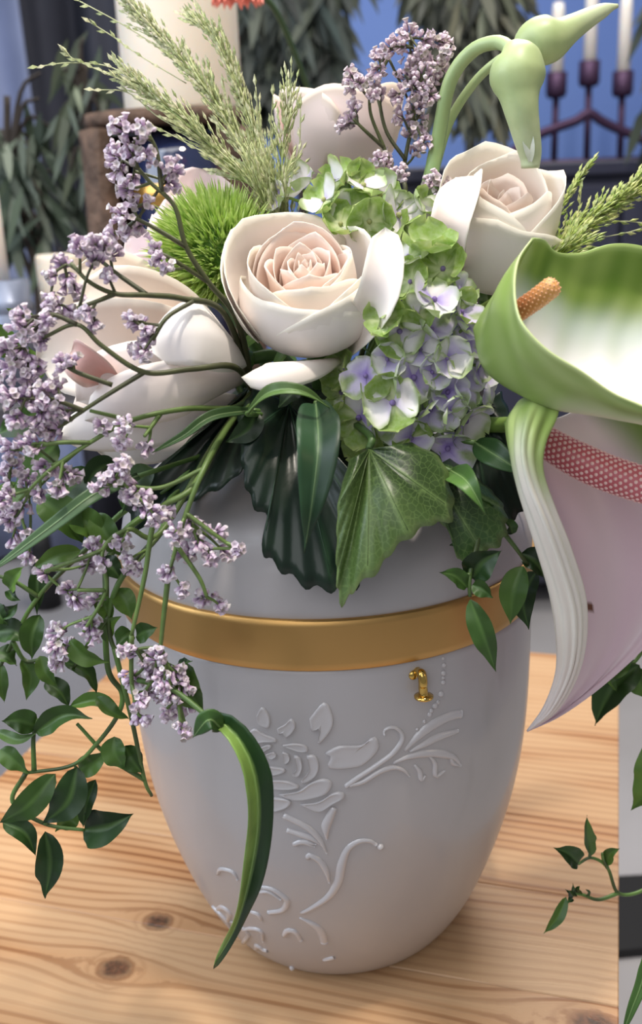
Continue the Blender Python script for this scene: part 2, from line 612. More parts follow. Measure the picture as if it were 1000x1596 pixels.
def bush(label, px, py0, py1, Y, spread, n, cols, seed, zr=FLOOR, L=(.05, .10)):
    r = random.Random(seed)
    top, low = at(px, py0, Y), at(px, py1, Y)
    root = Vector((top.x, Y, zr))
    o = thing('leafy_plant', root, label, 'plant', None)
    mb = MB()
    hh = top.z + .06 - zr
    P = cr([root, root + Vector((.008, 0, hh * .35)), root + Vector((-.008, 0, hh * .7)), Vector((top.x, Y, top.z + .06))], 8)
    mb.tube(P, [.012 * hh + .002, .004], 8)
    tips = []
    zl, zh = low.z, top.z
    for k in range(26):
        z = zl + (zh - zl) * (k + .5) / 26 + r.uniform(-.02, .02)
        b = min(P, key=lambda p: abs(p.z - z))
        a = r.uniform(0, 6.28)
        l = spread * r.uniform(.45, 1)
        e = b + Vector((math.cos(a) * l, math.sin(a) * l * .45, r.uniform(.0, .1)))
        md = b.lerp(e, .5) + Vector((0, 0, .03))
        Q = cr([b, md, e], 4)
        mb.tube(Q, [.004, .0015], 4)
        tips += Q[3:]
    mb.build('trunk', m_trunk, o)
    lf = MB()
    for k in range(n):
        b = r.choice(tips) + Vector((r.uniform(-.02, .02), r.uniform(-.02, .02), r.uniform(-.02, .02)))
        a = r.uniform(0, 6.28)
        d = Vector((math.cos(a) * .6, math.sin(a) * .4, -r.uniform(.3, 1.2))).normalized()
        s = d.cross(Vector((r.uniform(-.5, .5), -1, r.uniform(-.3, .3)))).normalized()
        l = r.uniform(*L)
        wd = l * r.uniform(.07, .11)
        c = mixc(lin(r.choice(cols)), (0.01, .012, .01), r.uniform(0, .5))
        dn = Vector((0, 0, -1))
        p1, p2, p3 = b + d * l * .35, b + d * l * .7 + dn * l * .08, b + d * l + dn * l * .2
        lf.add([b, p1 - s * wd, p1 + s * wd, p2 - s * wd * .8, p2 + s * wd * .8, p3],
               [(0, 1, 2), (1, 3, 4, 2), (3, 5, 4)], c)
    lf.build('foliage', m_bleaf, o, kind='stuff')
    return o


G1 = ['#3E4A44', '#2F3B36', '#4C5548', '#232C28']
G2 = ['#5E6450', '#4A5042', '#33392F', '#6A6A58']
bush('dark green drooping plant between pillar candle and lilac statice', 462, -60, 200, 1.30, .105, 1200, G1, 1)
bush('grey-brown drooping plant behind the garlic scapes', 742, -70, 190, 1.26, .08, 800, G2, 2)
bush('dark bamboo-like plant at the right edge beside the candelabrum', 1075, 60, 260, 1.22, .055, 140, G1, 3)
bush('soft green bamboo-like plant at the left edge behind the slim candle', 22, 240, 440, .72, .06, 120, ['#4F5E4C', '#6A7566', '#3B4A3A'], 4, ZT, (.04, .075))
bush('small green plant left of the hollow log', 140, 190, 330, .72, .035, 60, ['#4C5848', '#38432F', '#5C6852'], 5, ZT, (.035, .06))

# ------------------------------------------------------------------ pine table
U_ = Vector((.2849, .9586, 0))     # away from the viewer
W_ = Vector((.9586, -.2849, 0))    # along the grain
m_pine = bpy.data.materials.new('knotty_pine')
m_pine.use_nodes = True
nt = m_pine.node_tree
N, L = nt.nodes, nt.links
b = N['Principled BSDF']
b.inputs['Roughness'].default_value = .42
b.inputs['Specular IOR Level'].default_value = .35


def nd(t, **k):
    n = N.new(t)
    for a, v in k.items():
        setattr(n, a, v)
    return n


def link(a, b):
    L.new(a, b)


geo = nd('ShaderNodeNewGeometry')
oi = nd('ShaderNodeObjectInfo')


def dot(vec, v):
    d = nd('ShaderNodeVectorMath', operation='DOT_PRODUCT')
    link(vec, d.inputs[0])
    d.inputs[1].default_value = v
    return d.outputs['Value']


def math_(op, a, b=None, c=None):
    n = nd('ShaderNodeMath', operation=op)
    for i, x in enumerate((a, b, c)):
        if x is None:
            continue
        if isinstance(x, (int, float)):
            n.inputs[i].default_value = x
        else:
            link(x, n.inputs[i])
    return n.outputs[0]


uu = dot(geo.outputs['Position'], U_)
ww = dot(geo.outputs['Position'], W_)
knots = []
for px, py, r in ((180, 1510, .0085), (246, 1436, .0072), (928, 1602, .011), (985, 1700, .004)):
    k = atz(px, py, 0)
    knots.append((k.dot(U_), k.dot(W_), r))
kn_ = nd('ShaderNodeTexNoise')
kn_.inputs['Scale'].default_value = 140
kn_.inputs['Detail'].default_value = 3
link(geo.outputs['Position'], kn_.inputs['Vector'])
knw = math_('MULTIPLY', math_('SUBTRACT', kn_.outputs[0], .5), .006)
warp = None
kmask = None
kring = None
for ku, kw, r in knots:
    du = math_('ADD', math_('SUBTRACT', uu, ku), knw)
    dw = math_('MULTIPLY', math_('SUBTRACT', ww, kw), .82)
    d2 = math_('ADD', math_('MULTIPLY', du, du), math_('MULTIPLY', dw, dw))
    d = math_('SQRT', d2)
    g = math_('EXPONENT', math_('MULTIPLY', d2, -1 / (2 * (r * 2.2) ** 2)))
    sg = math_('TANH', math_('MULTIPLY', du, 1 / (r * .8)))
    wv = math_('MULTIPLY', math_('MULTIPLY', g, sg), -r * 1.25)
    warp = wv if warp is None else math_('ADD', warp, wv)
    mk = nd('ShaderNodeMapRange', interpolation_type='SMOOTHSTEP')
    link(d, mk.inputs[0])
    mk.inputs[1].default_value = r * 1.1
    mk.inputs[2].default_value = r * .45
    kmask = mk.outputs[0] if kmask is None else math_('MAXIMUM', kmask, mk.outputs[0])
    rg = nd('ShaderNodeMapRange', interpolation_type='SMOOTHSTEP')
    link(d, rg.inputs[0])
    rg.inputs[1].default_value = r * 1.9
    rg.inputs[2].default_value = r * .95
    wv2 = math_('MULTIPLY', rg.outputs[0], math_('POWER', math_('ABSOLUTE', math_('SINE', math_('MULTIPLY', d, 5.2 / r))), 3.0))
    kring = wv2 if kring is None else math_('MAXIMUM', kring, wv2)
u2 = math_('ADD', uu, warp)
off = math_('MULTIPLY', oi.outputs['Random'], 3.7)
cb = nd('ShaderNodeCombineXYZ')
link(math_('MULTIPLY', math_('ADD', ww, off), 4.5), cb.inputs[0])
link(math_('MULTIPLY', u2, 16), cb.inputs[1])
link(off, cb.inputs[2])
n1 = nd('ShaderNodeTexNoise')
n1.inputs['Scale'].default_value = 1.0
n1.inputs['Detail'].default_value = 2
link(cb.outputs[0], n1.inputs['Vector'])
# ring phase: u plus slow wander
ph = math_('ADD', math_('MULTIPLY', u2, 900), math_('MULTIPLY', n1.outputs[0], 15))
sw = math_('SINE', ph)
ring = nd('ShaderNodeMapRange', interpolation_type='SMOOTHSTEP')
link(sw, ring.inputs[0])
ring.inputs[1].default_value = -.2
ring.inputs[2].default_value = 1.0
# bands where the rings are strong
cb2 = nd('ShaderNodeCombineXYZ')
link(math_('MULTIPLY', math_('ADD', ww, off), 3.0), cb2.inputs[0])
link(math_('MULTIPLY', u2, 28), cb2.inputs[1])
link(off, cb2.inputs[2])
n2 = nd('ShaderNodeTexNoise')
n2.inputs['Scale'].default_value = 1.0
n2.inputs['Detail'].default_value = 3
link(cb2.outputs[0], n2.inputs['Vector'])
band = nd('ShaderNodeMapRange', interpolation_type='SMOOTHSTEP')
link(n2.outputs[0], band.inputs[0])
band.inputs[1].default_value = .40
band.inputs[2].default_value = .66
ringm = math_('MULTIPLY', ring.outputs[0], math_('ADD', math_('MULTIPLY', band.outputs[0], .74), .20))
ringm = math_('MAXIMUM', ringm, math_('MULTIPLY', kring, .55))
# fine fibre
cb3 = nd('ShaderNodeCombineXYZ')
link(math_('MULTIPLY', ww, 22), cb3.inputs[0])
link(math_('MULTIPLY', u2, 900), cb3.inputs[1])
n3 = nd('ShaderNodeTexNoise')
n3.inputs['Scale'].default_value = 1.0
link(cb3.outputs[0], n3.inputs['Vector'])
c1 = nd('ShaderNodeMix', data_type='RGBA')
c1.inputs[6].default_value = lin('#BF9E7A') + (1,)
c1.inputs[7].default_value = lin('#A87C55') + (1,)
link(band.outputs[0], c1.inputs[0])
c2 = nd('ShaderNodeMix', data_type='RGBA')
link(ringm, c2.inputs[0])
link(c1.outputs[2], c2.inputs[6])
c2.inputs[7].default_value = lin('#6E3F20') + (1,)
c3 = nd('ShaderNodeMix', data_type='RGBA')
link(math_('MULTIPLY', n3.outputs[0], .34), c3.inputs[0])
link(c2.outputs[2], c3.inputs[6])
c3.inputs[7].default_value = lin('#B98350') + (1,)
c4 = nd('ShaderNodeMix', data_type='RGBA')
link(math_('MULTIPLY', kmask, .88), c4.inputs[0])
link(c3.outputs[2], c4.inputs[6])
n4 = nd('ShaderNodeTexNoise')
n4.inputs['Scale'].default_value = 260
n4.inputs['Detail'].default_value = 4
link(geo.outputs['Position'], n4.inputs['Vector'])
ck = nd('ShaderNodeMix', data_type='RGBA')
ck.inputs[6].default_value = lin('#2C1A12') + (1,)
ck.inputs[7].default_value = lin('#6E4630') + (1,)
kr = nd('ShaderNodeMapRange')
link(n4.outputs[0], kr.inputs[0])
kr.inputs[1].default_value = .38
kr.inputs[2].default_value = .66
link(kr.outputs[0], ck.inputs[0])
link(ck.outputs[2], c4.inputs[7])
link(c4.outputs[2], b.inputs['Base Color'])
bp = nd('ShaderNodeBump')
bp.inputs['Strength'].default_value = .25
bp.inputs['Distance'].default_value = .0006
link(math_('SUBTRACT', n3.outputs[0], ringm), bp.inputs['Height'])
link(bp.outputs[0], b.inputs['Normal'])

w0, w1 = -.2608, .1496
tb = thing('pine_table', U_ * .1 + W_ * -.05 + Vector((0, 0, FLOOR)), 'knotty pine plank table that carries the white urn', 'table')
Mt = Matrix((W_, U_, Vector((0, 0, 1)))).transposed()
seams = [-.148, -.045, .030, .100, .155, .2097, .272, .335]
for a, b_ in zip(seams, seams[1:]):
    MB().box((w0, a + .0001, -.028), (w1, b_ - .0001, 0), M_=Mt, bev=.0006).build('plank', m_pine, tb, smooth=False)
for a in (w0 + .03, w1 - .03):
    for c in (seams[0] + .035, seams[-1] - .03):
        MB().box((a - .02, c - .02, FLOOR), (a + .02, c + .02, -.028), M_=Mt, bev=.003).build('leg', m_pine, tb, smooth=False)
for c in (seams[0] + .03, seams[-1] - .03):
    MB().box((w0 + .05, c - .008, -.09), (w1 - .05, c + .008, -.028), M_=Mt).build('apron', m_pine, tb, smooth=False)

# ------------------------------------------------------------------ urn
urn = thing('urn', (0, 0, 0), 'white lacquered urn with gold band and embossed roses', 'urn')
ZB0, ZB1 = .1910, .2127
PROF = [(.0, .052), (.0012, .058), (.004, .0625), (.012, .0685), (.025, .0755), (.04, .0815), (.06, .0880), (.08, .0932),
        (.10, .0968), (.12, .0990), (.14, .1000), (.16, .1004), (.191, .1004)]
pz = [p[0] for p in PROF]
pr_ = [p[1] for p in PROF]


def urnr(z):
    # smooth interpolation of the profile
    z = max(0, min(.191, z))
    for i in range(len(pz) - 1):
        if z <= pz[i + 1]:
            t = (z - pz[i]) / (pz[i + 1] - pz[i])
            m0 = (pr_[i + 1] - pr_[max(i - 1, 0)]) / (pz[i + 1] - pz[max(i - 1, 0)])
            m1 = (pr_[min(i + 2, len(pz) - 1)] - pr_[i]) / (pz[min(i + 2, len(pz) - 1)] - pz[i])
            h = pz[i + 1] - pz[i]
            return ((2 * t ** 3 - 3 * t * t + 1) * pr_[i] + (t ** 3 - 2 * t * t + t) * h * m0
                    + (-2 * t ** 3 + 3 * t * t) * pr_[i + 1] + (t ** 3 - t * t) * h * m1)
    return pr_[-1]


zz = [0, .0004, .0012, .0025, .004, .007] + [.012 + .179 * i / 40 for i in range(41)]
body = [(1e-5, 0.0), (.045, 0.0)] + [(urnr(z), z) for z in zz[1:]] + [(.0985, .1912), (1e-5, .1912)]
MB().lathe(body, 128).build('body', M_urn, urn)
band_p = [(.0985, ZB0 - .0006), (.1012, ZB0 - .0006), (.1018, ZB0), (.1020, ZB0 + .003), (.1020, ZB1 - .003), (.1018, ZB1 - .0006), (.1010, ZB1), (.0970, ZB1)]
MB().lathe(band_p, 128).build('gold_band', M_gold, urn)
lid = [(.0970, .2119), (.0996, .2121), (.1000, .2133), (.0999, .216), (.0992, .222), (.0975, .230), (.0945, .2375), (.0895, .245), (.080, .252), (.066, .257), (.05, .2595), (.03, .2605), (1e-5, .261)]
MB().lathe(lid, 128).build('lid', M_urn, urn)


def onurn(px, py):
    d = ray(px, py).normalized()
    t = .25
    for _ in range(400):
        p = CAM + d * t
        if math.hypot(p.x, p.y) < urnr(p.z):
            break
        t += .001
    lo, hi = t - .001, t
    for _ in range(20):
        m = (lo + hi) / 2
        p = CAM + d * m
        if math.hypot(p.x, p.y) < urnr(p.z):
            hi = m
        else:
            lo = m
    p = CAM + d * lo
    e = .001
    sl = (urnr(p.z + e) - urnr(p.z - e)) / (2 * e)
    n = Vector((p.x, p.y, 0)).normalized() - Vector((0, 0, sl))
    return p, n.normalized()


def surf(p):
    """nearest urn skin point (radially) and normal"""
    r = urnr(p.z)
    h = Vector((p.x, p.y, 0)).normalized()
    e = .001
    sl = (urnr(p.z + e) - urnr(p.z - e)) / (2 * e)
    return Vector((h.x * r, h.y * r, p.z)), (h - Vector((0, 0, sl))).normalized()


def relief_stroke(name, L2, wmax, h=.0011, par=None, taper=(.35, .35)):
    P = resample(cr([onurn(*q)[0] for q in L2], 8), max(8, 4 * len(L2)))
    n = len(P)
    V = []
    K = 7
    for i, p in enumerate(P):
        p, nn = surf(p)
        t = (P[min(i + 1, n - 1)] - P[max(i - 1, 0)]).normalized()
        s = t.cross(nn).normalized()
        f = i / (n - 1)
        ww_ = wmax * min(1, taper[0] + (1 - taper[0]) * f / .4) * min(1, taper[1] + (1 - taper[1]) * (1 - f) / .4)
        for k in range(K):
            a = math.pi * k / (K - 1)
            V.append(p + s * ww_ * math.cos(a) + nn * (h * min(1, ww_ / wmax + .3) * math.sin(a) - .0003))
    mb = MB().grid(V, n, K)
    for i in (0, n - 1):
        mb.f.append(tuple(range(i * K, i * K + K)))
    return mb.build(name, M_relief, par)


def relief_blob(name, L2, h=.0010, par=None, rim=True):
    """raised closed outline with a soft rim"""
    P = [onurn(*q)[0] for q in L2]
    Q = resample(cr(P + [P[0]], 5), 28)[:-1]
    c = sum(Q, Vector()) / len(Q)
    rows = [(1.0, -.0003), (.97, h * .6), (.88, h), (.74, h * .72 if rim else h), (.4, h * .62 if rim else h * 1.15), (.05, h * .6 if rim else h * 1.2)]
    V = []
    for k in range(len(Q)):
        for s, hh in rows:
            p, nn = surf(c + (Q[k] - c) * s)
            V.append(p + nn * hh)
    mb = MB().grid(V, len(Q), len(rows), None, True)
    mb.f.append(tuple(k * len(rows) + len(rows) - 1 for k in range(len(Q))))
    return mb.build(name, M_relief, par)


Z = lambda L_, x, y, s: [(x + a / s, y + b / s) for a, b in L_]
s1 = 1000 / 260
# embossed rose (petal outlines)
rosep = [
    [(170, 290), (215, 250), (270, 280), (345, 310), (350, 330), (280, 330), (200, 340)],
    [(240, 370), (300, 345), (325, 355), (290, 375), (265, 400), (270, 440), (240, 420)],
    [(285, 405), (330, 390), (352, 412), (325, 432), (300, 425)],
    [(250, 470), (330, 480), (395, 490), (400, 510), (330, 530), (270, 520)],
    [(380, 350), (450, 340), (520, 350), (540, 385), (490, 390), (430, 370)],
    [(385, 390), (420, 400), (430, 440), (400, 465), (390, 440)],
    [(455, 410), (490, 420), (505, 480), (480, 540), (445, 530), (470, 490)],
    [(530, 410), (580, 410), (605, 470), (580, 540), (510, 580), (495, 565), (545, 500)],
    [(285, 560), (380, 560), (450, 575), (490, 600), (430, 615), (300, 605)],
    [(360, 645), (480, 625), (560, 570), (640, 550), (685, 580), (650, 640), (560, 670), (470, 682), (400, 665)],
    [(490, 705), (600, 690), (680, 640), (740, 630), (760, 660), (690, 700), (610, 750), (560, 740)],
    [(300, 660), (400, 670), (440, 690), (400, 730), (300, 745)],
]
rr = thing('x', (0, 0, 0), 'x', 'x')
bpy.data.objects.remove(rr)
for q in rosep:
    relief_blob('relief_petal', Z(q, 340, 1070, s1), .0011, urn)
leafp = [
    [(230, 170), (265, 120), (310, 180), (305, 245), (265, 240), (235, 215)],
    [(352, 250), (400, 225), (440, 190), (465, 235), (440, 280), (405, 305), (385, 275), (360, 285)],
    [(545, 190), (635, 90), (685, 165), (680, 250), (605, 345), (595, 330), (610, 260), (590, 250), (560, 270)],
    [(635, 400), (720, 355), (860, 350), (935, 295), (965, 365), (880, 460), (800, 487), (665, 490), (655, 460), (675, 420)],
]
for q in leafp:
    relief_blob('relief_leaf', Z(q, 340, 1070, s1), .0010, urn)
s2 = 1000 / 260
A2 = lambda L_: Z(L_, 560, 1010, s2)
B1 = lambda L_: Z(L_, 340, 1070, s1)
C3 = lambda L_: Z(L_, 300, 1300, s1)
for L2, wd, tp in (
        (A2([(-85, 830), (0, 770), (120, 690), (200, 630), (255, 550), (245, 500), (200, 475), (150, 490), (150, 520)]), .0013, (.9, .4)),
        (A2([(-60, 820), (20, 800), (120, 740), (200, 715), (260, 730), (300, 770)]), .0014, (.8, .3)),
        (A2([(270, 615), (350, 530), (440, 460), (540, 410), (610, 395)]), .0026, (.3, .8)),
        (A2([(300, 620), (400, 570), (480, 530), (590, 495)]), .0020, (.3, .5)),
        (A2([(200, 690), (300, 650), (420, 630), (520, 640), (570, 660), (605, 705)]), .0022, (.3, .4)),
        (A2([(415, 645), (450, 690), (455, 765), (510, 735)]), .0013, (.4, .4)),
        (A2([(330, 700), (360, 740), (370, 790), (395, 760)]), .0013, (.4, .4)),
        (A2([(540, 650), (560, 690), (600, 705)]), .0012, (.4, .4)),
        (B1([(390, 772), (450, 800), (540, 850), (610, 920), (650, 1000)]), .0016, (1, .3)),
        (B1([(410, 860), (470, 880), (560, 910), (620, 950)]), .0016, (.8, .3)),
        (B1([(450, 945), (510, 930), (580, 960)]), .0014, (.8, .3)),
        (B1([(695, 725), (665, 790), (645, 840), (650, 920)]), .0022, (.7, .2)),
        (C3([(610, 55), (680, 45), (740, 60)]), .0014, (.6, .3)),
        (C3([(690, 145), (700, 125), (760, 160), (800, 220), (820, 290)]), .0016, (.8, .4)),
        (C3([(650, 475), (720, 440), (820, 370), (875, 280), (895, 180), (930, 90), (990, 45), (1060, 40), (1100, 65)]), .0022, (.4, .4)),
        (C3([(640, 500), (720, 540), (770, 590), (790, 650)]), .0022, (.2, .9)),
        (C3([(545, 610), (570, 580), (610, 585), (650, 635)]), .0018, (.6, .6)),
        (C3([(150, 240), (170, 210), (240, 225), (270, 270)]), .0012, (.6, .6)),
        (C3([(410, 315), (480, 330), (550, 380), (565, 410), (540, 455), (455, 470)]), .0016, (.6, .8)),
        (C3([(400, 345), (460, 345), (530, 390)]), .0010, (.6, .6)),
        (C3([(350, 465), (390, 480), (415, 520)]), .0016, (.5, .5)),
        (C3([(780, 755), (850, 738)]), .0014, (.3, .9)),
        (C3([(300, 575), (350, 565), (410, 580), (425, 640)]), .0012, (.6, .6)),
        (C3([(380, 690), (390, 670), (420, 690), (450, 700)]), .0018, (.6, .6)),
        (C3([(150, 450), (180, 440), (220, 470), (210, 520)]), .0018, (.6, .6)),
        (C3([(230, 520), (300, 560), (330, 620), (310, 660)]), .0014, (.6, .6)),
        (C3([(120, 430), (190, 500), (230, 560)]), .0012, (.6, .6))):
    relief_stroke('relief_scroll', L2, wd, .0014, urn, tp)
for x, y, r in ((500, 62, 9), (505, 103, 12), (502, 150, 14), (500, 178, 10), (500, 205, 13), (488, 275, 15), (470, 325, 11),
                (452, 345, 15), (430, 375, 11), (420, 397, 13), (388, 440, 9), (345, 487, 8), (1000 - 560 + 175, 5000, 0)):
    if r:
        p, nn = onurn(560 + x / s2, 1010 + y / s2)
        MB().ball(p, 1.35 * r / s2 * pixw(p), 10, 6, axis=nn, sq=.8).build('relief_pearl', M_relief, urn)
p, nn = onurn(*C3([(1125, 75)])[0])
MB().ball(p, .0016, 10, 6, axis=nn).build('relief_pearl', M_relief, urn)
p, nn = onurn(455, 1508)
MB().ball(p, .0015, 10, 6, axis=nn).build('relief_pearl', M_relief, urn)

# little gold clasp
p, nn = onurn(652, 1078)
p2, n2_ = onurn(650, 1046)
cl = MB()
q = [p2 + n2_ * .0012, p2 + n2_ * .0042 + Vector((0, 0, .0006)), p2 + n2_ * .0052 - Vector((0, 0, .003)),
     (p + p2) / 2 + nn * .0045, p + nn * .0045 + Vector((0, 0, .0015)), p + nn * .0050]
cl.tube(cr([p2 - n2_ * .001] + q, 5), .0019, 10)
o = cl.build('clasp', M_brass, urn, label='polished gold clasp under the gold band')
MB().lathe([(1e-5, -.0010), (.0022, -.001), (.0040, -.0004), (.0040, .0004), (.0022, .001), (1e-5, .001)], 20, p + nn * .0047,
           Vector((0, 0, 1))).build('clasp_foot', M_brass, o)
p3, n3_ = onurn(644, 1052)
MB().ball(p3, .0022, 12, 8, C=(0, 0, 0), axis=n3_, sq=.6).build('clasp_hinge', M_brass, o)

# ------------------------------------------------------------------ flower helpers
def wleaf(s):
    s = min(1, max(0, s))
    return max(0.0, math.sin(math.pi * s ** .74)) ** (.8 + .5 * s)


def wpetal(s):
    if s < .62:
        return .22 + .78 * math.sin(math.pi / 2 * s / .62)
    return math.sqrt(max(0, 1 - ((s - .62) / .38) ** 2.4))


def wblade(s):
    return min(1, .5 + s * 2) * (1 - s ** 3) ** .8


def leafmesh(P, width, nrm, col, prof=wleaf, fold=.25, cup=0.0, wave=0.0, nu=14, nv=7, tw=0.0, serr=0.0, seed=0, wfreq=3.0):
    """P: smooth midrib points, width in m, nrm: facing direction. col(s, t) -> colour"""
    r = random.Random(seed)
    ph = r.uniform(0, 6)
    P = resample(P, nu)
    V, C = [], []
    for i in range(nu):
        s = i / (nu - 1)
        t_ = (P[min(i + 1, nu - 1)] - P[max(i - 1, 0)]).normalized()
        n = Vector(nrm)
        if tw:
            n = Matrix.Rotation(tw * s, 3, t_) @ n
        sd = t_.cross(n)
        if sd.length < 1e-5:
            sd = t_.orthogonal()
        sd.normalize()
        n2 = sd.cross(t_).normalized()
        w_ = width * .5 * prof(s)
        for j in range(nv):
            t = j / (nv - 1) * 2 - 1
            ws = w_ * (1 + (serr * (1 if i % 2 else -1) if abs(t) > .99 else 0))
            hgt = fold * abs(t) * w_ + cup * t * t * w_ + wave * width * math.sin(s * wfreq * 6.28 + ph + (0 if t > 0 else 1.7)) * abs(t) ** 1.5
            V.append(P[i] + sd * ws * t * (1 - .12 * abs(fold)) + n2 * hgt)
            C.append(col(s, t))
    return MB().grid(V, nu, nv, C)


def face(p, up=0.0, side=0.0):
    """unit vector from a point towards the viewer's side, tilted"""
    d = (CAM - p).normalized()
    return (d + Vector((side, 0, up))).normalized()


def gcol(a, b, mid=None, edge=None):
    a, b = lin(a), lin(b)
    m_ = lin(mid) if mid else None
    e_ = lin(edge) if edge else None

    def f(s, t):
        c = mixc(a, b, s)
        if m_ and abs(t) < .1:
            c = mixc(c, m_, .75)
        if e_:
            c = mixc(c, e_, sst(.7, 1, abs(t)) * .8)
        return c
    return f


LEAFC = [('#3E5A2C', '#2E4A22'), ('#4A6B35', '#33522A'), ('#2C4526', '#22381F'), ('#567A3C', '#3F6330'), ('#36552F', '#294426')]

foam_c = Vector((0, .005, .262))
foam = thing('floral_foam', foam_c - Vector((0, 0, .003)), 'dark green mound of floral foam under the flowers on the urn lid', 'floral foam')
mb = MB()
V = []
for i in range(28):
    a = 6.283 * i / 28
    for j in range(8):
        e = j / 7 * math.pi / 2
        r = .054 * math.cos(e) * (1 + .04 * math.sin(7 * a + j))
        V.append(foam_c + Vector((max(1e-5, r) * math.cos(a), max(1e-5, r) * math.sin(a), .038 * math.sin(e))))
mb.grid(V, 28, 8, None, True)
mb.build('block', mat('floral_foam', '#1D2A1A', rough=.95, bump=(400, .5, .002)), foam)


# ------------------------------------------------------------------ roses
def petal_local(R, H, phi, hw, curl, close, bulge=.55, lean=0.0, point=.06, nu=13, nv=15, base=.12, c0=None, c1=None, ce=None, seed=0, spiral=.06):
    """one cupped petal around local +z. returns verts, colours"""
    r = random.Random(seed)
    a1, a2 = r.uniform(0, 6), r.uniform(0, 6)
    V, C = [], []
    for i in range(nu):
        s = i / (nu - 1)
        for j in range(nv):
            t = j / (nv - 1) * 2 - 1
            # angular width narrows to the base and rounds at the top
            aw = hw * (.30 + .70 * math.sin(math.pi / 2 * min(1, s / .6)))
            top = math.sqrt(max(0, 1 - abs(t) ** 2.6 * .55))
            ss = s * (top + .02 * math.sin(6 * t + a1) * s)
            rad = R * (base + (1 - base) * (1 - (1 - min(1, ss / .75)) ** 2) ** bulge)
            rad *= 1 + spiral * t - close * ss ** 2.5
            z = H * ss + point * H * max(0, 1 - abs(t) * 4) * s ** 6
            k = max(0, s - .62) / .38
            roll = curl * k * k * (1 - .25 * abs(t)) * (1 + .25 * math.sin(3 * t + a2))
            rad += roll * R
            z -= abs(roll) * R * .55 * k
            rad += .012 * R * math.sin(5 * t + a1) * s
            th = phi + aw * t
            V.append(Vector((rad * math.cos(th) + lean * z * math.cos(phi), rad * math.sin(th) + lean * z * math.sin(phi), z)))
            c = mixc(c0, c1, sst(0.05, .95, s))
            c = mixc(c, ce, sst(.80, 1, max(s, abs(t) * .97)) * .7)
            C.append(c)
    return V, C, nu, nv


def rose(label, base, axis, size, specs, cols, twist=0.0, stem_to=None, sepals=True, scx=None):
    base = Vector(base)
    o = thing('rose', base, label, 'rose', None)
    Mx = frame(axis, scx) @ Matrix.Rotation(twist, 3, 'Z')
    for k, sp in enumerate(specs):
        sp = dict(sp)
        c = sp.pop('c', cols)
        V, C, nu, nv = petal_local(sp['R'] * size, sp['H'] * size, sp['phi'], sp['hw'], sp.get('curl', 0), sp.get('close', 0),
                                   sp.get('bulge', .55), sp.get('lean', 0), sp.get('point', .05), c0=lin(c[0]), c1=lin(c[1]), ce=lin(c[2]), seed=k,
                                   spiral=sp.get('spiral', .06))
        MB().grid([base + Mx @ v for v in V], nu, nv, C).build('petal', M_petal, o, thick=.00025)
    ax = Vector(axis).normalized()
    g = (lin('#4F7136'), lin('#6C8C48'))
    MB().lathe([(1e-5, -.006), (.0035, -.006), (.0055, -.002), (.006, .003), (1e-5, .004)], 12, base, axis, mixc(g[0], g[1], .3)).build('calyx', M_stem, o)
    if sepals:
        for k in range(5):
            a = k * 1.2566 + .3
            P = [base + Mx @ Vector((r * math.cos(a), r * math.sin(a), z)) for r, z in ((.004, 0), (.012, -.002), (.019, -.008), (.024, -.015))]
            leafmesh(cr(P, 4), .006, ax, lambda s, t: mixc(g[0], g[1], s), nu=8, nv=5).build('sepal', M_leaf, o)
    st = stem_to or foam_c
    MB().tube(cr([base - ax * .004, base - ax * .02, (base - ax * .03 + Vector(st)) / 2, Vector(st)], 5), .0028, 8, lin('#4B6A35')).build('stem', M_stem, o)
    return o


def bloom(n, r0, r1, h0, h1, seed, closed=.32, hw0=1.9, hw1=1.05, c=None, p0=0.0):
    r = random.Random(seed)
    out = []
    for i in range(n):
        f = i / (n - 1)
        out.append(dict(R=r0 + (r1 - r0) * f ** 1.05, H=h0 + (h1 - h0) * math.sin(f * 2.2) / .8085 if False else h0 + (h1 - h0) * f,
                        phi=p0 + i * 2.39996 + r.uniform(-.15, .15), hw=hw0 + (hw1 - hw0) * f ** .7,
                        curl=.02 + .10 * f + r.uniform(0, .05), close=closed * (1 - f * .75), spiral=.16 - .1 * f, **({'c': c} if c else {})))
    return out


CREAM = ('#F8DECA', '#FCEFE4', '#FCF5E4')
PEACH = ('#F6D2BC', '#FAE3D6', '#FCF1E6')
OUT = ('#F8EDE4', '#FDF5F0', '#FBF7E6')
PINK = ('#F0DADA', '#F7E6E4', '#F8EDE6')


def ang(vec, axis, scx=None):
    """azimuth of a world direction in the rose's own frame"""
    l = frame(axis, scx).transposed() @ Vector(vec)
    return math.atan2(l.y, l.x)


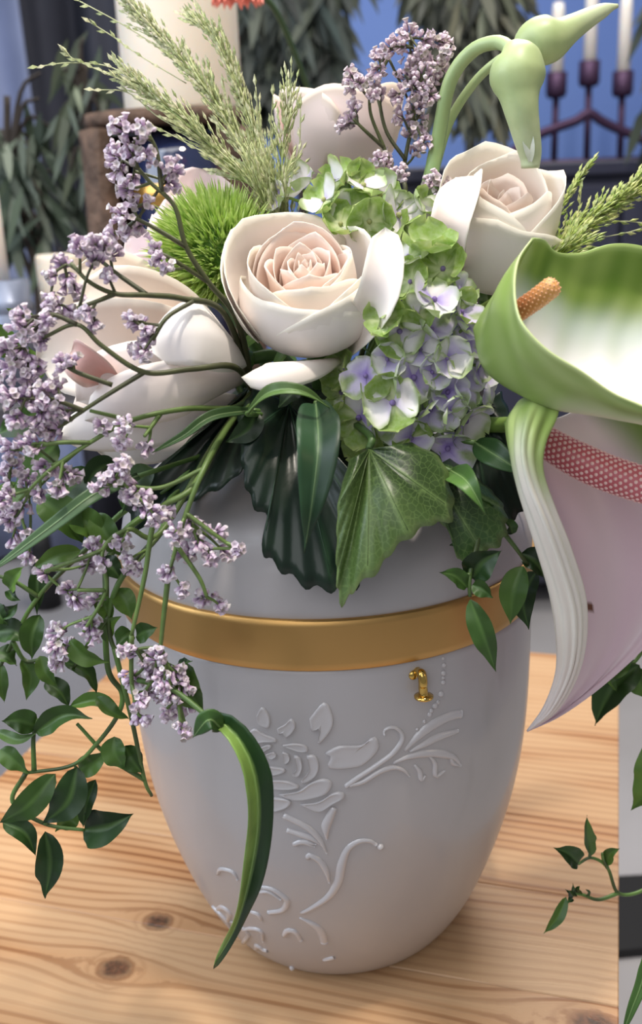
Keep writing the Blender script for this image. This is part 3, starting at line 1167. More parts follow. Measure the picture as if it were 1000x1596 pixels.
# front rose
b1 = at(486, 516, -.046)
ax1 = Vector((-.06, -.56, .82)).normalized()
d1 = dict
L_, R_, T_, B_ = (ang(v, ax1) for v in (Vector((-1, 0, 0)), Vector((1, 0, 0)), Vector((0, .5, 1)), Vector((0, -.3, -1))))
sp = bloom(17, .06, .50, 1.0, 1.10, 3, .34, 2.0, 1.25, c=PEACH, p0=.4)
sp += [d1(R=.58, H=1.14, phi=T_ + .2, hw=1.45, curl=.03, close=.12, c=PEACH), d1(R=.60, H=1.08, phi=R_ - .3, hw=1.4, curl=.02, close=.14, c=CREAM),
       d1(R=.64, H=1.06, phi=B_ + .2, hw=1.35, curl=.02, close=.18, c=CREAM), d1(R=.68, H=1.14, phi=L_ + .3, hw=1.35, curl=.03, close=.10, c=CREAM),
       d1(R=.84, H=1.20, phi=T_ + .9, hw=1.5, curl=.06, close=.02, c=OUT, bulge=.5), d1(R=.82, H=1.12, phi=R_ - .1, hw=1.45, curl=.04, close=.10, c=OUT, bulge=.5),
       d1(R=.88, H=.98, phi=B_ - .45, hw=1.5, curl=.02, close=.20, c=OUT, bulge=.45), d1(R=.90, H=1.0, phi=B_ + .9, hw=1.3, curl=.03, close=.14, c=OUT, bulge=.45),
       d1(R=.90, H=1.16, phi=L_ - .5, hw=1.3, curl=.05, close=.04, c=OUT, bulge=.5)]
rose('open pale peach rose facing the viewer in the middle of the bouquet', b1, ax1, .0350, sp, CREAM)
FR = bpy.data.objects['rose']


def free_petal(parent, L2, width, col, prof=wpetal, fold=.0, cup=.35, up=0.0, side=0.0, tw=0, wave=.02, nu=16, nv=11, seed=1, name='petal', m=None, thick=.00025, nrm=None):
    P = AT(L2)
    wd = width * pixw(P[len(P) // 2])
    c0, c1, ce = (lin(x) for x in col)

    def f(s, t):
        return mixc(mixc(c0, c1, sst(0, .8, s)), ce, sst(.82, 1, max(s, abs(t))) * .7)
    mb = leafmesh(cr(P, 6), wd, nrm or face(P[len(P) // 2], up, side), f, prof, fold, cup, wave, nu, nv, tw, seed=seed, wfreq=1.4)
    return mb.build(name, m or M_petal, parent, thick=thick)


# its two reflexed outer petals
free_petal(FR, [(530, 560, -.062), (470, 572, -.086), (420, 582, -.096), (376, 588, -.092)], 52, OUT, cup=-.5, up=.6, seed=3)
free_petal(FR, [(535, 560, -.055), (585, 480, -.085), (600, 420, -.088), (600, 354, -.080)], 66, OUT, cup=.5, side=-.6, up=.3, seed=4, tw=.5)

# right rose
b2 = at(758, 446, -.008)
ax2 = Vector((.12, -.36, .88)).normalized()
L_, R_, T_, B_ = (ang(v, ax2) for v in (Vector((-1, 0, 0)), Vector((1, 0, 0)), Vector((0, 1, .4)), Vector((0, -1, -.4))))
sp = bloom(7, .10, .40, 1.18, 1.30, 5, .25, 1.9, 1.4, c=('#F4D3BE', '#F7E2D4', '#F9EBDF'), p0=1.1)
sp += [d1(R=.58, H=1.46, phi=T_ - .3, hw=1.6, curl=.02, close=.16, c=CREAM), d1(R=.62, H=1.30, phi=B_ + .9, hw=1.5, curl=.01, close=.22, c=OUT),
       d1(R=.72, H=1.42, phi=R_ + .2, hw=1.5, curl=.03, close=.14, c=OUT, bulge=.5), d1(R=.76, H=1.50, phi=T_ + .3, hw=1.4, curl=.05, close=.08, c=OUT),
       d1(R=.74, H=1.36, phi=L_ + .5, hw=1.4, curl=.02, close=.16, c=OUT, bulge=.5), d1(R=.78, H=1.12, phi=B_ - .3, hw=1.4, curl=.06, close=.10, c=OUT, bulge=.5)]
rose('half-open pale rose at the right above the green-white anthurium', b2, ax2, .036, sp, OUT)
RR = bpy.data.objects['rose.001']
free_petal(RR, [(716, 420, -.03), (705, 360, -.048), (718, 312, -.044), (738, 274, -.024)], 70, ('#F3E2D8', '#F7E9E1', '#F8F0E2'), cup=.5, side=-.4, seed=6)

# rear rose seen from its side
b3 = at(528, 288, .045)
ax3 = Vector((.05, .10, 1)).normalized()
sp = bloom(7, .2, .6, 1.0, 1.1, 8, .3, 1.9, 1.3, c=PINK, p0=.7)
for k in range(6):
    sp.append(d1(R=.80 + .05 * (k % 2), H=1.22 - .05 * (k % 3), phi=-1.3 + k * 1.05, hw=1.0, curl=.06, close=.03, c=('#F3E0DE', '#F8E8E4', '#F9EAD6'), point=.0, bulge=.5))
rose('pale pink rose at the back, seen from its side below the lilac statice', b3, ax3, .036, sp, PINK)

# pink rose behind the dianthus
b4 = at(330, 400, .03)
ax4 = Vector((-.75, -.10, .55)).normalized()
sp = bloom(7, .2, .6, .9, .9, 9, .3, 1.9, 1.3, c=PINK, p0=.7)
rose('pink rose with ragged petals behind the fuzzy green ball', b4, ax4, .034, sp, PINK)
PR = bpy.data.objects['rose.003']
PK = ('#E3C6CC', '#EFD6DA', '#F3E0DF')
free_petal(PR, [(345, 400, .0), (325, 360, .012), (315, 320, .016), (335, 266, .02)], 112, PK, cup=.3, up=.3, seed=8, wave=.05)
free_petal(PR, [(340, 400, -.005), (290, 370, .005), (262, 345, .008), (238, 335, .012)], 92, PK, cup=.3, up=.3, seed=9, wave=.05)
free_petal(PR, [(340, 420, -.01), (280, 400, -.005), (230, 390, .0), (196, 372, .004)], 60, PK, cup=.3, up=.2, seed=10, wave=.04)
free_petal(PR, [(330, 440, -.02), (270, 430, -.015), (230, 420, -.012), (193, 410, -.01)], 52, PK, cup=.3, up=.2, seed=11, wave=.04)

# big left rose, turned to the left and seen from its side
b5 = at(372, 560, -.030)
ax5 = Vector((-.92, -.34, .06)).normalized()
sp = bloom(8, .15, .55, 1.75, 1.7, 12, .25, 1.9, 1.3, c=('#F4C9B4', '#F6DCCB', '#F8ECE0'), p0=.7)
LC = ('#F8F0EB', '#FDF8F5', '#FCF7EC')
L2_ = ('#F5E9E3', '#FBF2EE', '#FBF4EA')
L3_ = ('#FAE6D4', '#FCEFE2', '#FBF5E8')
rose('large cream rose at the left opening toward the left edge', b5, ax5, .040, sp, L3_)
LR = bpy.data.objects['rose.004']
FP = lambda L2, wd, c, **k: free_petal(LR, L2, wd, c, **k)
FP([(340, 540, -.02), (250, 490, -.03), (180, 450, -.035), (118, 418, -.038)], 120, L3_, cup=.3, up=.4, seed=20, wave=.03)
FP([(345, 540, -.035), (270, 500, -.052), (190, 480, -.060), (120, 470, -.060)], 130, L3_, cup=.25, up=.2, seed=21, wave=.03)
FP([(350, 555, -.045), (250, 540, -.066), (140, 545, -.072), (58, 560, -.066)], 150, L3_, cup=.22, seed=22, wave=.03)
FP([(365, 565, -.05), (280, 585, -.080), (180, 600, -.086), (120, 625, -.080)], 118, L2_, cup=-.3, up=-.3, seed=23)
FP([(388, 556, -.045), (345, 525, -.082), (290, 515, -.094), (232, 545, -.086)], 112, LC, cup=-.18, fold=-.12, up=.35, seed=24, nu=18, wave=.035)
FP([(380, 592, -.05), (300, 605, -.088), (210, 625, -.096), (132, 655, -.088)], 96, L2_, cup=-.4, up=-.2, seed=25)
FP([(370, 625, -.04), (290, 650, -.074), (190, 665, -.084), (92, 682, -.078)], 92, LC, cup=-.3, up=-.3, seed=26)
FP([(350, 660, -.035), (290, 685, -.060), (220, 700, -.066), (150, 702, -.066)], 56, LC, cup=-.3, up=-.2, seed=27)
FP([(180, 590, -.080), (150, 575, -.090), (128, 560, -.092), (112, 545, -.088)], 60, ('#EFC0B4', '#F0C6BC', '#F6E2D6'), cup=.6, side=-.5, seed=28)

# ------------------------------------------------------------------ green fuzzy dianthus
dc = at(338, 398, -.020)
dn = thing('dianthus_ball', dc, 'bright green fuzzy dianthus ball between the left roses', 'flower')
dr = 106 * pixw(dc)
MB().ball(dc, dr * .70, 16, 10, lin('#6A9A2C')).build('core', M_fuzz, dn)
mb = MB()
for k in range(4200):
    z = rnd.uniform(-.7, 1)
    a = rnd.uniform(0, 6.283)
    q = math.sqrt(max(0, 1 - z * z))
    n0 = Vector((q * math.cos(a), q * math.sin(a), z))
    n = (n0 + Vector((-.35, -.25, .35)) * .6).normalized()
    p = dc + n0 * dr * rnd.uniform(.5, .78)
    l = dr * rnd.uniform(.22, .42)
    bd = Vector((rnd.uniform(-1, 1), rnd.uniform(-1, 1), rnd.uniform(-1, 1))) * .5
    d = (n + bd * .6).normalized()
    e = p + d * l
    md = (p + e) / 2 + bd * l * .12
    s = d.orthogonal().normalized()
    s = Matrix.Rotation(rnd.uniform(0, 3.1), 3, d) @ s
    w_ = .0007
    c0 = mixc(lin('#7FA83C'), lin('#A9C95C'), rnd.random())
    c1 = mixc(lin('#B0D05E'), lin('#DAE79C'), rnd.random())
    y = d.cross(s)
    mb.add([p + s * w_, p - s * w_, md + s * w_ * .8, md - s * w_ * .8, md + y * w_ * .5, e], [(0, 1, 3, 2), (2, 3, 5), (3, 4, 5), (4, 2, 5)], [c0, c0, c1, c1, c1, mixc(c1, (.85, .9, .6), .2)])
mb.build('fuzz', M_fuzz, dn, kind='stuff', smooth=False)
MB().tube([dc - Vector((0, 0, dr * .5)), foam_c + Vector((-.01, 0, .01))], .003, 8, lin('#4B6A35')).build('stem', M_stem, dn)


# ------------------------------------------------------------------ hydrangeas
def sepal(mb, c, n, a, r, colr, open_=.35, seed=0):
    Fm = frame(n)
    rr = random.Random(seed)
    nu, nv = 9, 9
    V, C = [], []
    kind = colr
    ph = rr.uniform(0, 6)
    for i in range(nu):
        s = i / (nu - 1)
        for j in range(nv):
            t = j / (nv - 1) * 2 - 1
            wid = .62 * (.18 + .82 * math.sin(math.pi / 2 * min(1, s / .6))) * (math.sqrt(max(0, 1 - ((s - .6) / .4) ** 2)) * .9 + .1 if s > .6 else 1)
            x = r * (.08 + .92 * s) * (1 - .06 * t * t)
            y = r * wid * 1.12 * t * (1 + .05 * math.sin(14 * s + ph))
            z = r * (open_ * s * s + .22 * t * t * s + .09 * math.sin(4 * t + 5 * s + ph) * s)
            V.append(c + Fm @ Vector((x * math.cos(a) - y * math.sin(a), x * math.sin(a) + y * math.cos(a), z)))
            k = max(s, abs(t) * .9)
            if kind == 'g':        # green sepal, pale centre
                cc = mixc(lin('#CBD5A2'), lin('#84A247'), sst(.1, .55, s + .15 * math.sin(7 * t + ph)))
                cc = mixc(cc, lin('#BBCB7C'), sst(.85, 1, k))
            elif kind == 'w':      # white with green edge
                cc = mixc(lin('#E9E4F0'), lin('#F1EFEA'), s)
                cc = mixc(cc, lin('#B59FCF'), sst(.35, .0, s) * .6)
                cc = mixc(cc, lin('#94AE56'), sst(.66, .94, k) * .9)
            elif kind == 'm':      # lilac, green patch
                cc = mixc(lin('#A38AD6'), lin('#DCD2F0'), sst(0, .4, s))
                cc = mixc(cc, lin('#8FA952'), sst(.45, .8, s + .3 * math.sin(5 * t + ph)) * .85)
            else:                  # lilac
                cc = mixc(lin('#9C84D2'), lin('#CFC3EC'), sst(0, .45, s))
                cc = mixc(cc, lin('#E9E8EE'), sst(.5, .85, k))
                cc = mixc(cc, lin('#9DBA5C'), sst(.84, .98, k) * .85)
            C.append(cc)
    mb.grid(V, nu, nv, C)


def hydrangea(label, cen, spec, rx, depth, stem=True, eyecol='#8F78B8'):
    o = thing('hydrangea', cen, label, 'hydrangea')
    for k, (px, py, r, kinds) in enumerate(spec):
        p0 = at(px, py, cen.y)
        dx, dz = (p0.x - cen.x) / rx[0], (p0.z - cen.z) / rx[1]
        dd = min(1, dx * dx + dz * dz)
        Yp = cen.y - depth * math.sqrt(max(0.02, 1 - dd)) + rnd.uniform(-.006, .004)
        p = at(px, py, Yp)
        n = Vector((dx * .9, -math.sqrt(max(.1, 1 - dd * .8)), dz * .9 + .25))
        n = (n.normalized() + Vector((rnd.uniform(-.5, .5), rnd.uniform(-.25, .25), rnd.uniform(-.5, .5)))).normalized()
        R = r * pixw(p)
        fo = MB()
        fo.ball(p + n * R * .06, R * .11, 8, 6, lin(eyecol))
        fl = fo.build('floret', M_floret, o)
        a0 = rnd.uniform(0, 1.57)
        nk = len(kinds)
        for q in range(4):
            mb = MB()
            sepal(mb, p + n * R * .03 * (q % 2), n, a0 + q * math.pi / 2 + rnd.uniform(-.15, .15), R * rnd.uniform(.9, 1.08), kinds[q % nk], rnd.uniform(.05, .75), seed=k * 7 + q)
            mb.build('sepal', M_floret, fl)
        MB().tube(cr([p - n * R * .05, p - n * R * .5, cen.lerp(p, .35)], 4), .0007, 5, lin('#7E9A50')).build('pedicel', M_stem, fl)
    MB().tube(cr([cen.lerp(at(spec[0][0], spec[0][1], cen.y), .2), cen - Vector((0, -.01, .02)), foam_c], 5), .003, 8, lin('#5A7A3A')).build('stem', M_stem, o)
    return o


H1 = [(622, 516, 42, 'gw'), (570, 585, 36, 'lm'), (643, 588, 46, 'wm'), (697, 611, 36, 'lm'), (719, 604, 42, 'ml'), (636, 402, 38, 'wg'),
      (668, 388, 46, 'g'), (676, 468, 42, 'wl'), (672, 514, 34, 'lm'), (717, 455, 30, 'lw'), (719, 486, 32, 'gm'), (724, 510, 30, 'lm'),
      (727, 540, 34, 'lm'), (696, 558, 34, 'lw'), (612, 628, 46, 'gw'), (560, 650, 44, 'glw'), (568, 690, 42, 'g'), (640, 682, 36, 'gl'),
      (670, 638, 32, 'lm'), (724, 655, 44, 'mw'), (697, 698, 42, 'lm'), (738, 690, 34, 'lw'), (757, 604, 30, 'l'), (692, 724, 34, 'wl'),
      (594, 604, 32, 'wg'), (540, 575, 36, 'g'), (534, 612, 38, 'g'), (603, 560, 30, 'lw'), (655, 545, 30, 'lw'), (745, 570, 30, 'lm'),
      (640, 440, 36, 'g'), (690, 420, 40, 'g'), (700, 640, 30, 'lw'), (660, 710, 30, 'lg'), (600, 500, 34, 'g'), (650, 490, 32, 'wg'), (620, 660, 34, 'gm'), (672, 580, 30, 'lw')]
c1_ = at(648, 565, -.045)
hydrangea('large lilac and green hydrangea head in front of the dark leaves', c1_, H1, (.034, .052), .042)
H2 = [(548, 329, 38, 'gw'), (620, 336, 42, 'w'), (505, 312, 36, 'gw'), (470, 293, 36, 'wl'), (436, 306, 26, 'wl'), (566, 290, 36, 'gw'), (642, 352, 40, 'gw'),
      (628, 372, 40, 'g'), (540, 275, 30, 'g'), (592, 305, 36, 'wg'), (600, 352, 38, 'g'), (520, 285, 32, 'gw'), (575, 345, 38, 'g'), (655, 322, 30, 'gw'), (530, 350, 36, 'g')]
c2_ = at(560, 345, -.015)
hydrangea('small pale green hydrangea head behind the open peach rose', c2_, H2, (.036, .020), .024, eyecol='#B5B87A')

# ------------------------------------------------------------------ anthuriums
def patch(rows, nu, nv, colf, disp=None):
    """rows of control points (px, py, Y); smooth surface through them"""
    G = [resample(cr(AT(r), 8), nv) for r in rows]
    cols = []
    for j in range(nv):
        c = cr([G[i][j] for i in range(len(G))], 8)
        # keep the row parameter (no arc-length) so the rows stay rows
        m = []
        for i in range(nu):
            f = i / (nu - 1) * (len(c) - 1)
            k = min(int(f), len(c) - 2)
            m.append(c[k].lerp(c[k + 1], f - k))
        cols.append(m)
    V, C = [], []
    for i in range(nu):
        for j in range(nv):
            p = cols[j][i]
            if disp:
                a = cols[j][min(i + 1, nu - 1)] - cols[j][max(i - 1, 0)]
                b_ = cols[min(j + 1, nv - 1)][i] - cols[max(j - 1, 0)][i]
                n = a.cross(b_)
                if n.length > 1e-12:
                    p = p + n.normalized() * disp(i / (nu - 1), j / (nv - 1))
            V.append(p)
            C.append(colf(i / (nu - 1), j / (nv - 1)))
    return MB().grid(V, nu, nv, C)


def spadix(par, P, r, n, c_base, c_tip, dot, label):
    P = resample(cr(P, 8), 40)
    R = [r * min(1, .82 + .6 * i / 39) * (math.sqrt(max(0, 1 - max(0, (i / 39 - .86) / .14) ** 2)) * .96 + .04) for i in range(40)]
    C = [mixc(lin(c_base), lin(c_tip), sst(.3, 1, i / 39)) for i in range(40)]
    o = MB().tube(P, R, 20, C).build('spadix', M_spadix, par, label=label)
    mb = MB()
    acc = 0
    for i in range(1, n):
        f = i / n
        q = f * 39
        k = min(int(q), 38)
        p = P[k].lerp(P[k + 1], q - k)
        t = (P[k + 1] - P[k]).normalized()
        rr = R[k] * (1 - (q - k)) + R[k + 1] * (q - k)
        Fm = frame(t, Vector((0, 0, 1)))
        a = i * 2.39996
        d = Fm @ Vector((math.cos(a), math.sin(a), 0))
        mb.ball(p + d * rr * .97, r * .125, 6, 4, lin(dot), axis=d, sq=.7)
    mb.build('spadix_bumps', M_spadix, o, kind='stuff')
    return o


a1c = at(742, 520, -.045)
A1 = thing('anthurium', a1c, 'green and white anthurium with an orange spadix at the upper right', 'anthurium')
rows = [
    [(832, 371, -0.0940), (848, 374, -0.0800), (866, 392, -0.0680), (905, 394, -0.0600), (955, 380, -0.0540), (1010, 386, -0.0480), (1090, 420, -0.0420), (1165, 560, -.078)],
    [(808, 405, -0.0920), (850, 425, -0.0720), (890, 450, -0.0600), (940, 460, -0.0520), (985, 465, -0.0460), (1030, 470, -0.0420), (1100, 490, -0.0400), (1165, 560, -.078)],
    [(780, 470, -0.0900), (830, 500, -0.0800), (870, 525, -0.0740), (920, 540, -0.0700), (970, 545, -0.0660), (1030, 550, -0.0640), (1110, 560, -0.0600), (1165, 560, -.078)],
    [(736, 514, -0.0880), (752, 566, -0.0940), (786, 602, -0.1020), (845, 628, -0.1100), (915, 642, -0.1150), (985, 650, -0.1200), (1100, 655, -0.1200), (1165, 560, -.078)],
    [(790, 425, -0.0980), (768, 475, -0.1100), (786, 522, -0.1200), (815, 566, -0.1260), (862, 596, -0.1300), (920, 622, -0.1340), (985, 642, -0.1360), (1095, 650, -0.1340), (1165, 560, -.078)],
    [(830, 371, -0.0960), (810, 400, -0.1080), (802, 440, -0.1200), (806, 485, -0.1290), (822, 515, -0.1340), (856, 548, -0.1380), (905, 578, -0.1400), (975, 622, -0.1400), (1090, 648, -0.1360), (1165, 560, -.078)],
]


def c_a1(u, v):
    # u: back rim -> front rim, v: lobe -> tip
    g1, g2, w1, w2 = lin('#64842F'), lin('#8FA854'), lin('#F2F0F4'), lin('#E9EBDD')
    if u < .5:
        k = u / .5
        n = .5 * math.sin(v * 31 + 2 * k) + .3 * math.sin(v * 67 + 5 * k) + .35 * math.sin(v * 13)
        g = sst(1.08, .42, k * (1.0 + .10 * n) + .22 * v * v)
        c = mixc(w1, mixc(g1, g2, .45 + .3 * math.sin(v * 23 + k * 4) + .2 * math.sin(v * 71)), g)
        c = mixc(c, lin('#CFE0E4'), .35 * sst(.45, .7, k) * sst(.95, .7, k))
        c = mixc(c, lin('#B7D084'), sst(.04, 0, u) * .7)
    else:
        g = sst(.60, .84, u + .34 * sst(.42, .1, v) - .02 * math.sin(v * 25))
        c = mixc(lin('#F0EDDA'), mixc(lin('#A2B474'), lin('#87A052'), .5 + .3 * math.sin(v * 13) + .2 * math.sin(v * 47 + u * 30)), g)
        c = mixc(c, lin('#EDEBD6'), sst(.55, .85, v) * sst(1.0, .80, u) * .8)
        c = mixc(c, lin('#CFDDA0'), sst(.96, 1, u) * .8)
    return c


patch(rows, 64, 90, c_a1, lambda u, v: .0004 * math.sin(v * 30 + u * 3) * sst(.0, .1, u) * sst(1, .9, u)).build('spathe', M_spathe, A1, thick=.0007)
spadix(A1, AT([(790, 500, -.100), (812, 482, -.104), (838, 464, -.107), (869, 440, -.110)]), 16.5 * pixw(at(840, 460, -.107)), 230, '#C4754E', '#D29A5C', '#E0A680', 'orange spadix')
MB().tube(cr([at(742, 520, -.052), at(720, 560, -.03), foam_c + Vector((.02, 0, .012))], 6), .0034, 8, lin('#6F9145')).build('stem', M_stem, A1)

a2c = at(795, 655, -.075)
A2_ = thing('anthurium', a2c, 'blush pink anthurium hanging down at the right with a deep pink dotted spadix', 'anthurium')
rows = [   # each row runs from the lobe (top) to the tip
    [(874, 616, -.108), (868, 650, -.120), (850, 690, -.128), (846, 735, -.130), (866, 795, -.130), (892, 862, -.128), (914, 945, -.122), (906, 1035, -.112), (870, 1105, -.100), (822, 1139, -.088)],
    [(840, 610, -.104), (820, 650, -.122), (812, 700, -.130), (822, 755, -.132), (846, 815, -.132), (872, 885, -.128), (892, 960, -.122), (888, 1040, -.112), (858, 1106, -.100), (822, 1139, -.088)],
    [(806, 628, -.096), (789, 660, -.108), (796, 712, -.114), (812, 775, -.116), (834, 850, -.115), (856, 925, -.112), (866, 990, -.108), (866, 1048, -.102), (848, 1100, -.094), (821, 1139, -.087)],
    [(820, 640, -.085), (810, 680, -.088), (826, 720, -.088), (850, 780, -.088), (880, 860, -.088), (900, 940, -.088), (905, 1000, -.088), (890, 1060, -.088), (856, 1110, -.088), (821, 1140, -.087)],
    [(862, 652, -.072), (880, 700, -.068), (900, 745, -.067), (930, 800, -.068), (955, 870, -.070), (960, 940, -.073), (950, 1000, -.077), (920, 1060, -.081), (865, 1115, -.085), (821, 1140, -.087)],
    [(900, 640, -.066), (940, 690, -.060), (975, 740, -.058), (1010, 800, -.060), (1025, 870, -.064), (1015, 940, -.069), (985, 1000, -.075), (935, 1060, -.080), (870, 1114, -.085), (821, 1140, -.087)],
    [(950, 634, -.066), (1010, 655, -.062), (1060, 720, -.062), (1085, 800, -.064), (1080, 880, -.068), (1050, 950, -.073), (1005, 1008, -.078), (945, 1062, -.082), (876, 1113, -.086), (821, 1140, -.087)],
]


def c_a2(u, v):
    pink, blush, cream, gr = lin('#E3CBD6'), lin('#EAD9E0'), lin('#EDE9DC'), lin('#92A95C')
    if u < .36:       # outside of the folded flank
        k = u / .36
        c = mixc(lin('#EDEADF'), lin('#E6E0D6'), .5 + .5 * math.sin(k * 26))
        c = mixc(c, lin('#E4D6D8'), sst(.55, 1, v) * .6)
        c = mixc(c, mixc(gr, lin('#B9CB7E'), .5 + .5 * math.sin(k * 17 + v * 20)), sst(.30, .10, v - .03 * math.sin(k * 9)))
        c = mixc(c, lin('#A9C36A'), sst(.10, .02, u) * sst(.30, .18, v) * .7)
    else:
        k = (u - .36) / .64
        c = mixc(pink, blush, .5 + .5 * math.sin(k * 16 + v * 3))
        c = mixc(c, lin('#DDC2CC'), sst(.5, .2, abs(k - .25) + .3 * v) * .5)
        c = mixc(c, lin('#F0EAE4'), sst(.2, .08, v) * .8)
        c = mixc(c, lin('#7F9E48'), sst(.72, .95, k) * sst(.36, .14, v))
        if abs(v - .58) < .013 and abs(k - .30) < .02:
            c = lin('#6B3F28')
    return c


patch(rows, 110, 80, c_a2, lambda u, v: (.00045 * math.sin(u * 95) * sst(.38, .30, u) + .0005 * math.sin(u * 38 + v * 2) * sst(.5, .6, u)) * sst(.02, .15, v) * sst(1, .8, v)).build('spathe', M_spathe, A2_, thick=.0006)
spadix(A2_, AT([(838, 680, -.084), (880, 706, -.090), (940, 735, -.096), (1010, 758, -.102), (1090, 778, -.106)]), 28 * pixw(at(920, 730, -.095)), 620, '#C0606A', '#C46C74', '#F0C8C4', 'deep pink spadix')
MB().tube(cr([at(800, 662, -.085), at(772, 662, -.06), foam_c + Vector((.02, -.01, .008))], 6), .0034, 8, lin('#7C9C4A')).build('stem', M_stem, A2_)

# ------------------------------------------------------------------ garlic scapes
def scape(label, L2, R, neckL, neckR, cen, rb):
    o = thing('garlic_scape', foam_c + Vector((.02, .012, .02)), label, 'garlic scape')
    g0, g1 = lin('#688C4C'), lin('#A4B684')
    P = resample(cr([foam_c + Vector((.02, .012, .02))] + AT(L2), 8), 60)
    MB().tube(P, [R * (1.15 - .35 * i / 59) for i in range(60)], 14, [mixc(g0, g1, sst(.35, 1, i / 59)) for i in range(60)]).build('stem', M_scape, o)
    Q = resample(cr(AT(neckL), 10), 44)
    # bulb and beak in one lathe-like tube along Q
    RR = []
    for i in range(44):
        f = i / 43 * (len(neckR) - 1)
        k = min(int(f), len(neckR) - 2)
        t = f - k
        nr = [neckR[0] * 2 - neckR[1]] + neckR + [neckR[-1]]
        a, b2_, c_, d_ = nr[k:k + 4]
        v_ = .5 * (2 * b2_ + (c_ - a) * t + (2 * a - 5 * b2_ + 4 * c_ - d_) * t * t + (3 * b2_ - a - 3 * c_ + d_) * t ** 3)
        RR.append(max(1, v_) * pixw(Q[i]))
    C = [mixc(lin('#A9B983'), lin('#C3CDA8'), sst(.3, .95, i / 43)) for i in range(44)]
    MB().tube(Q, RR, 20, C).build('bud', M_scape, o)
    return o


g1 = scape('garlic scape with a pale green bud and beak hanging down', [(655, 330, .0), (680, 230, .0), (700, 130, -.005), (735, 80, -.012), (775, 66, -.022), (798, 78, -.030)],
           12.5 * pixw(at(700, 130, 0)), [(798, 72, -.029), (806, 92, -.032), (806, 118, -.034), (808, 142, -.036), (812, 170, -.037), (819, 205, -.036), (826, 240, -.034), (826, 262, -.034)],
           [16, 38, 43, 31, 25.5, 22, 18.5, 14], None, 0)
tip = at(825, 240, -.037)
leafmesh(cr(AT([(821, 196, -.0400), (823, 220, -.0400), (826, 245, -.0385), (824, 262, -.036)]), 5), 18 * pixw(tip), face(tip), lambda s, t: mixc(lin('#DDE4CF'), lin('#F1F1EA'), s), nu=10, nv=5).build('beak_split', M_scape, g1, label='papery white split in the beak')
scape('garlic scape with its bud and long beak pointing to the upper right', [(650, 345, .010), (675, 270, .012), (700, 190, .012), (738, 130, .008), (775, 95, .002), (805, 78, -.002)],
      8.5 * pixw(at(700, 130, 0)), [(806, 80, -.001), (822, 70, .0), (842, 64, .0), (866, 58, .0), (893, 42, .002), (922, 25, .004), (948, 13, .006), (962, 9, .007)],
      [12, 33, 36, 25, 19, 15, 11, 3], None, 0)


# ------------------------------------------------------------------ grass plumes
def plume(label, L2, n, spread, L=.019, cols=('#BCC48A', '#DAD8B0', '#A3B074'), seed=0, start=.35, tips=(), grp=None, R=.0009, ang=.22):
    r = random.Random(seed)
    o = thing('grass_plume', foam_c + Vector((0, .01, .02)), label, 'grass')
    P = resample(cr([foam_c + Vector((0, .01, .015))] + AT(L2), 8), 60)
    MB().tube(P, (R * 1.3, R * .3), 6, mixc(lin('#7E9A4E'), lin(cols[0]), .5)).build('stem', M_stem, o)
    br, sp_ = MB(), MB()

    def spike(p, d, l, w_):
        c = mixc(lin(r.choice(cols)), lin('#E4E0BE'), r.uniform(0, .35))
        x = d.orthogonal().normalized()
        y = d.cross(x)
        sp_.add([p, p + d * l * .45 + x * w_, p + d * l * .45 + (y * .87 - x * .5) * w_, p + d * l * .45 - (y * .87 + x * .5) * w_, p + d * l],
                [(0, 2, 1), (0, 3, 2), (0, 1, 3), (4, 1, 2), (4, 2, 3), (4, 3, 1)], [c, c, c, c, mixc(c, lin('#5C5A36'), .5)])
    for k in range(n):
        f = start + (1 - start) * (k + r.random()) / n
        q = f * 59
        i = min(int(q), 58)
        b_ = P[i].lerp(P[i + 1], q - i)
        t = (P[i + 1] - P[i]).normalized()
        sd = Vector((r.gauss(0, 1), r.gauss(0, .6), r.gauss(0, 1)))
        sd = (sd - t * sd.dot(t)).normalized()
        l = L * r.uniform(.6, 1.3) * (1.15 - .5 * (f - start) / (1 - start))
        d = (t + sd * ang * r.uniform(.3, 1.2) * spread).normalized()
        e = b_ + d * l + sd * l * .06
        br.tube([b_, (b_ + e) / 2 + t * l * .05, e], .00022, 3, lin(cols[0]))
        spike(e, (d + sd * .1).normalized(), .0046, .00075)
        for h in (.45, .72):
            p = b_.lerp(e, h)
            spike(p, (d + Vector((r.uniform(-.4, .4), r.uniform(-.4, .4), r.uniform(-.4, .4)))).normalized(), .0040, .0007)
    for tp in tips:
        Q = cr(AT(tp), 8)
        br.tube(Q, .0003, 3, lin('#B9BE92'))
        for h in range(4, len(Q), 3):
            d = (Q[h] - Q[h - 1]).normalized()
            spike(Q[h], (d + Vector((r.uniform(-.4, .4), 0, r.uniform(-.4, .4)))).normalized(), .0048, .0009)
        spike(Q[-1], (Q[-1] - Q[-2]).normalized(), .005, .001)
    br.build('branchlet', M_grass, o, kind='stuff')
    sp_.build('spikelet', M_grass, o, kind='stuff', smooth=False)
    return o


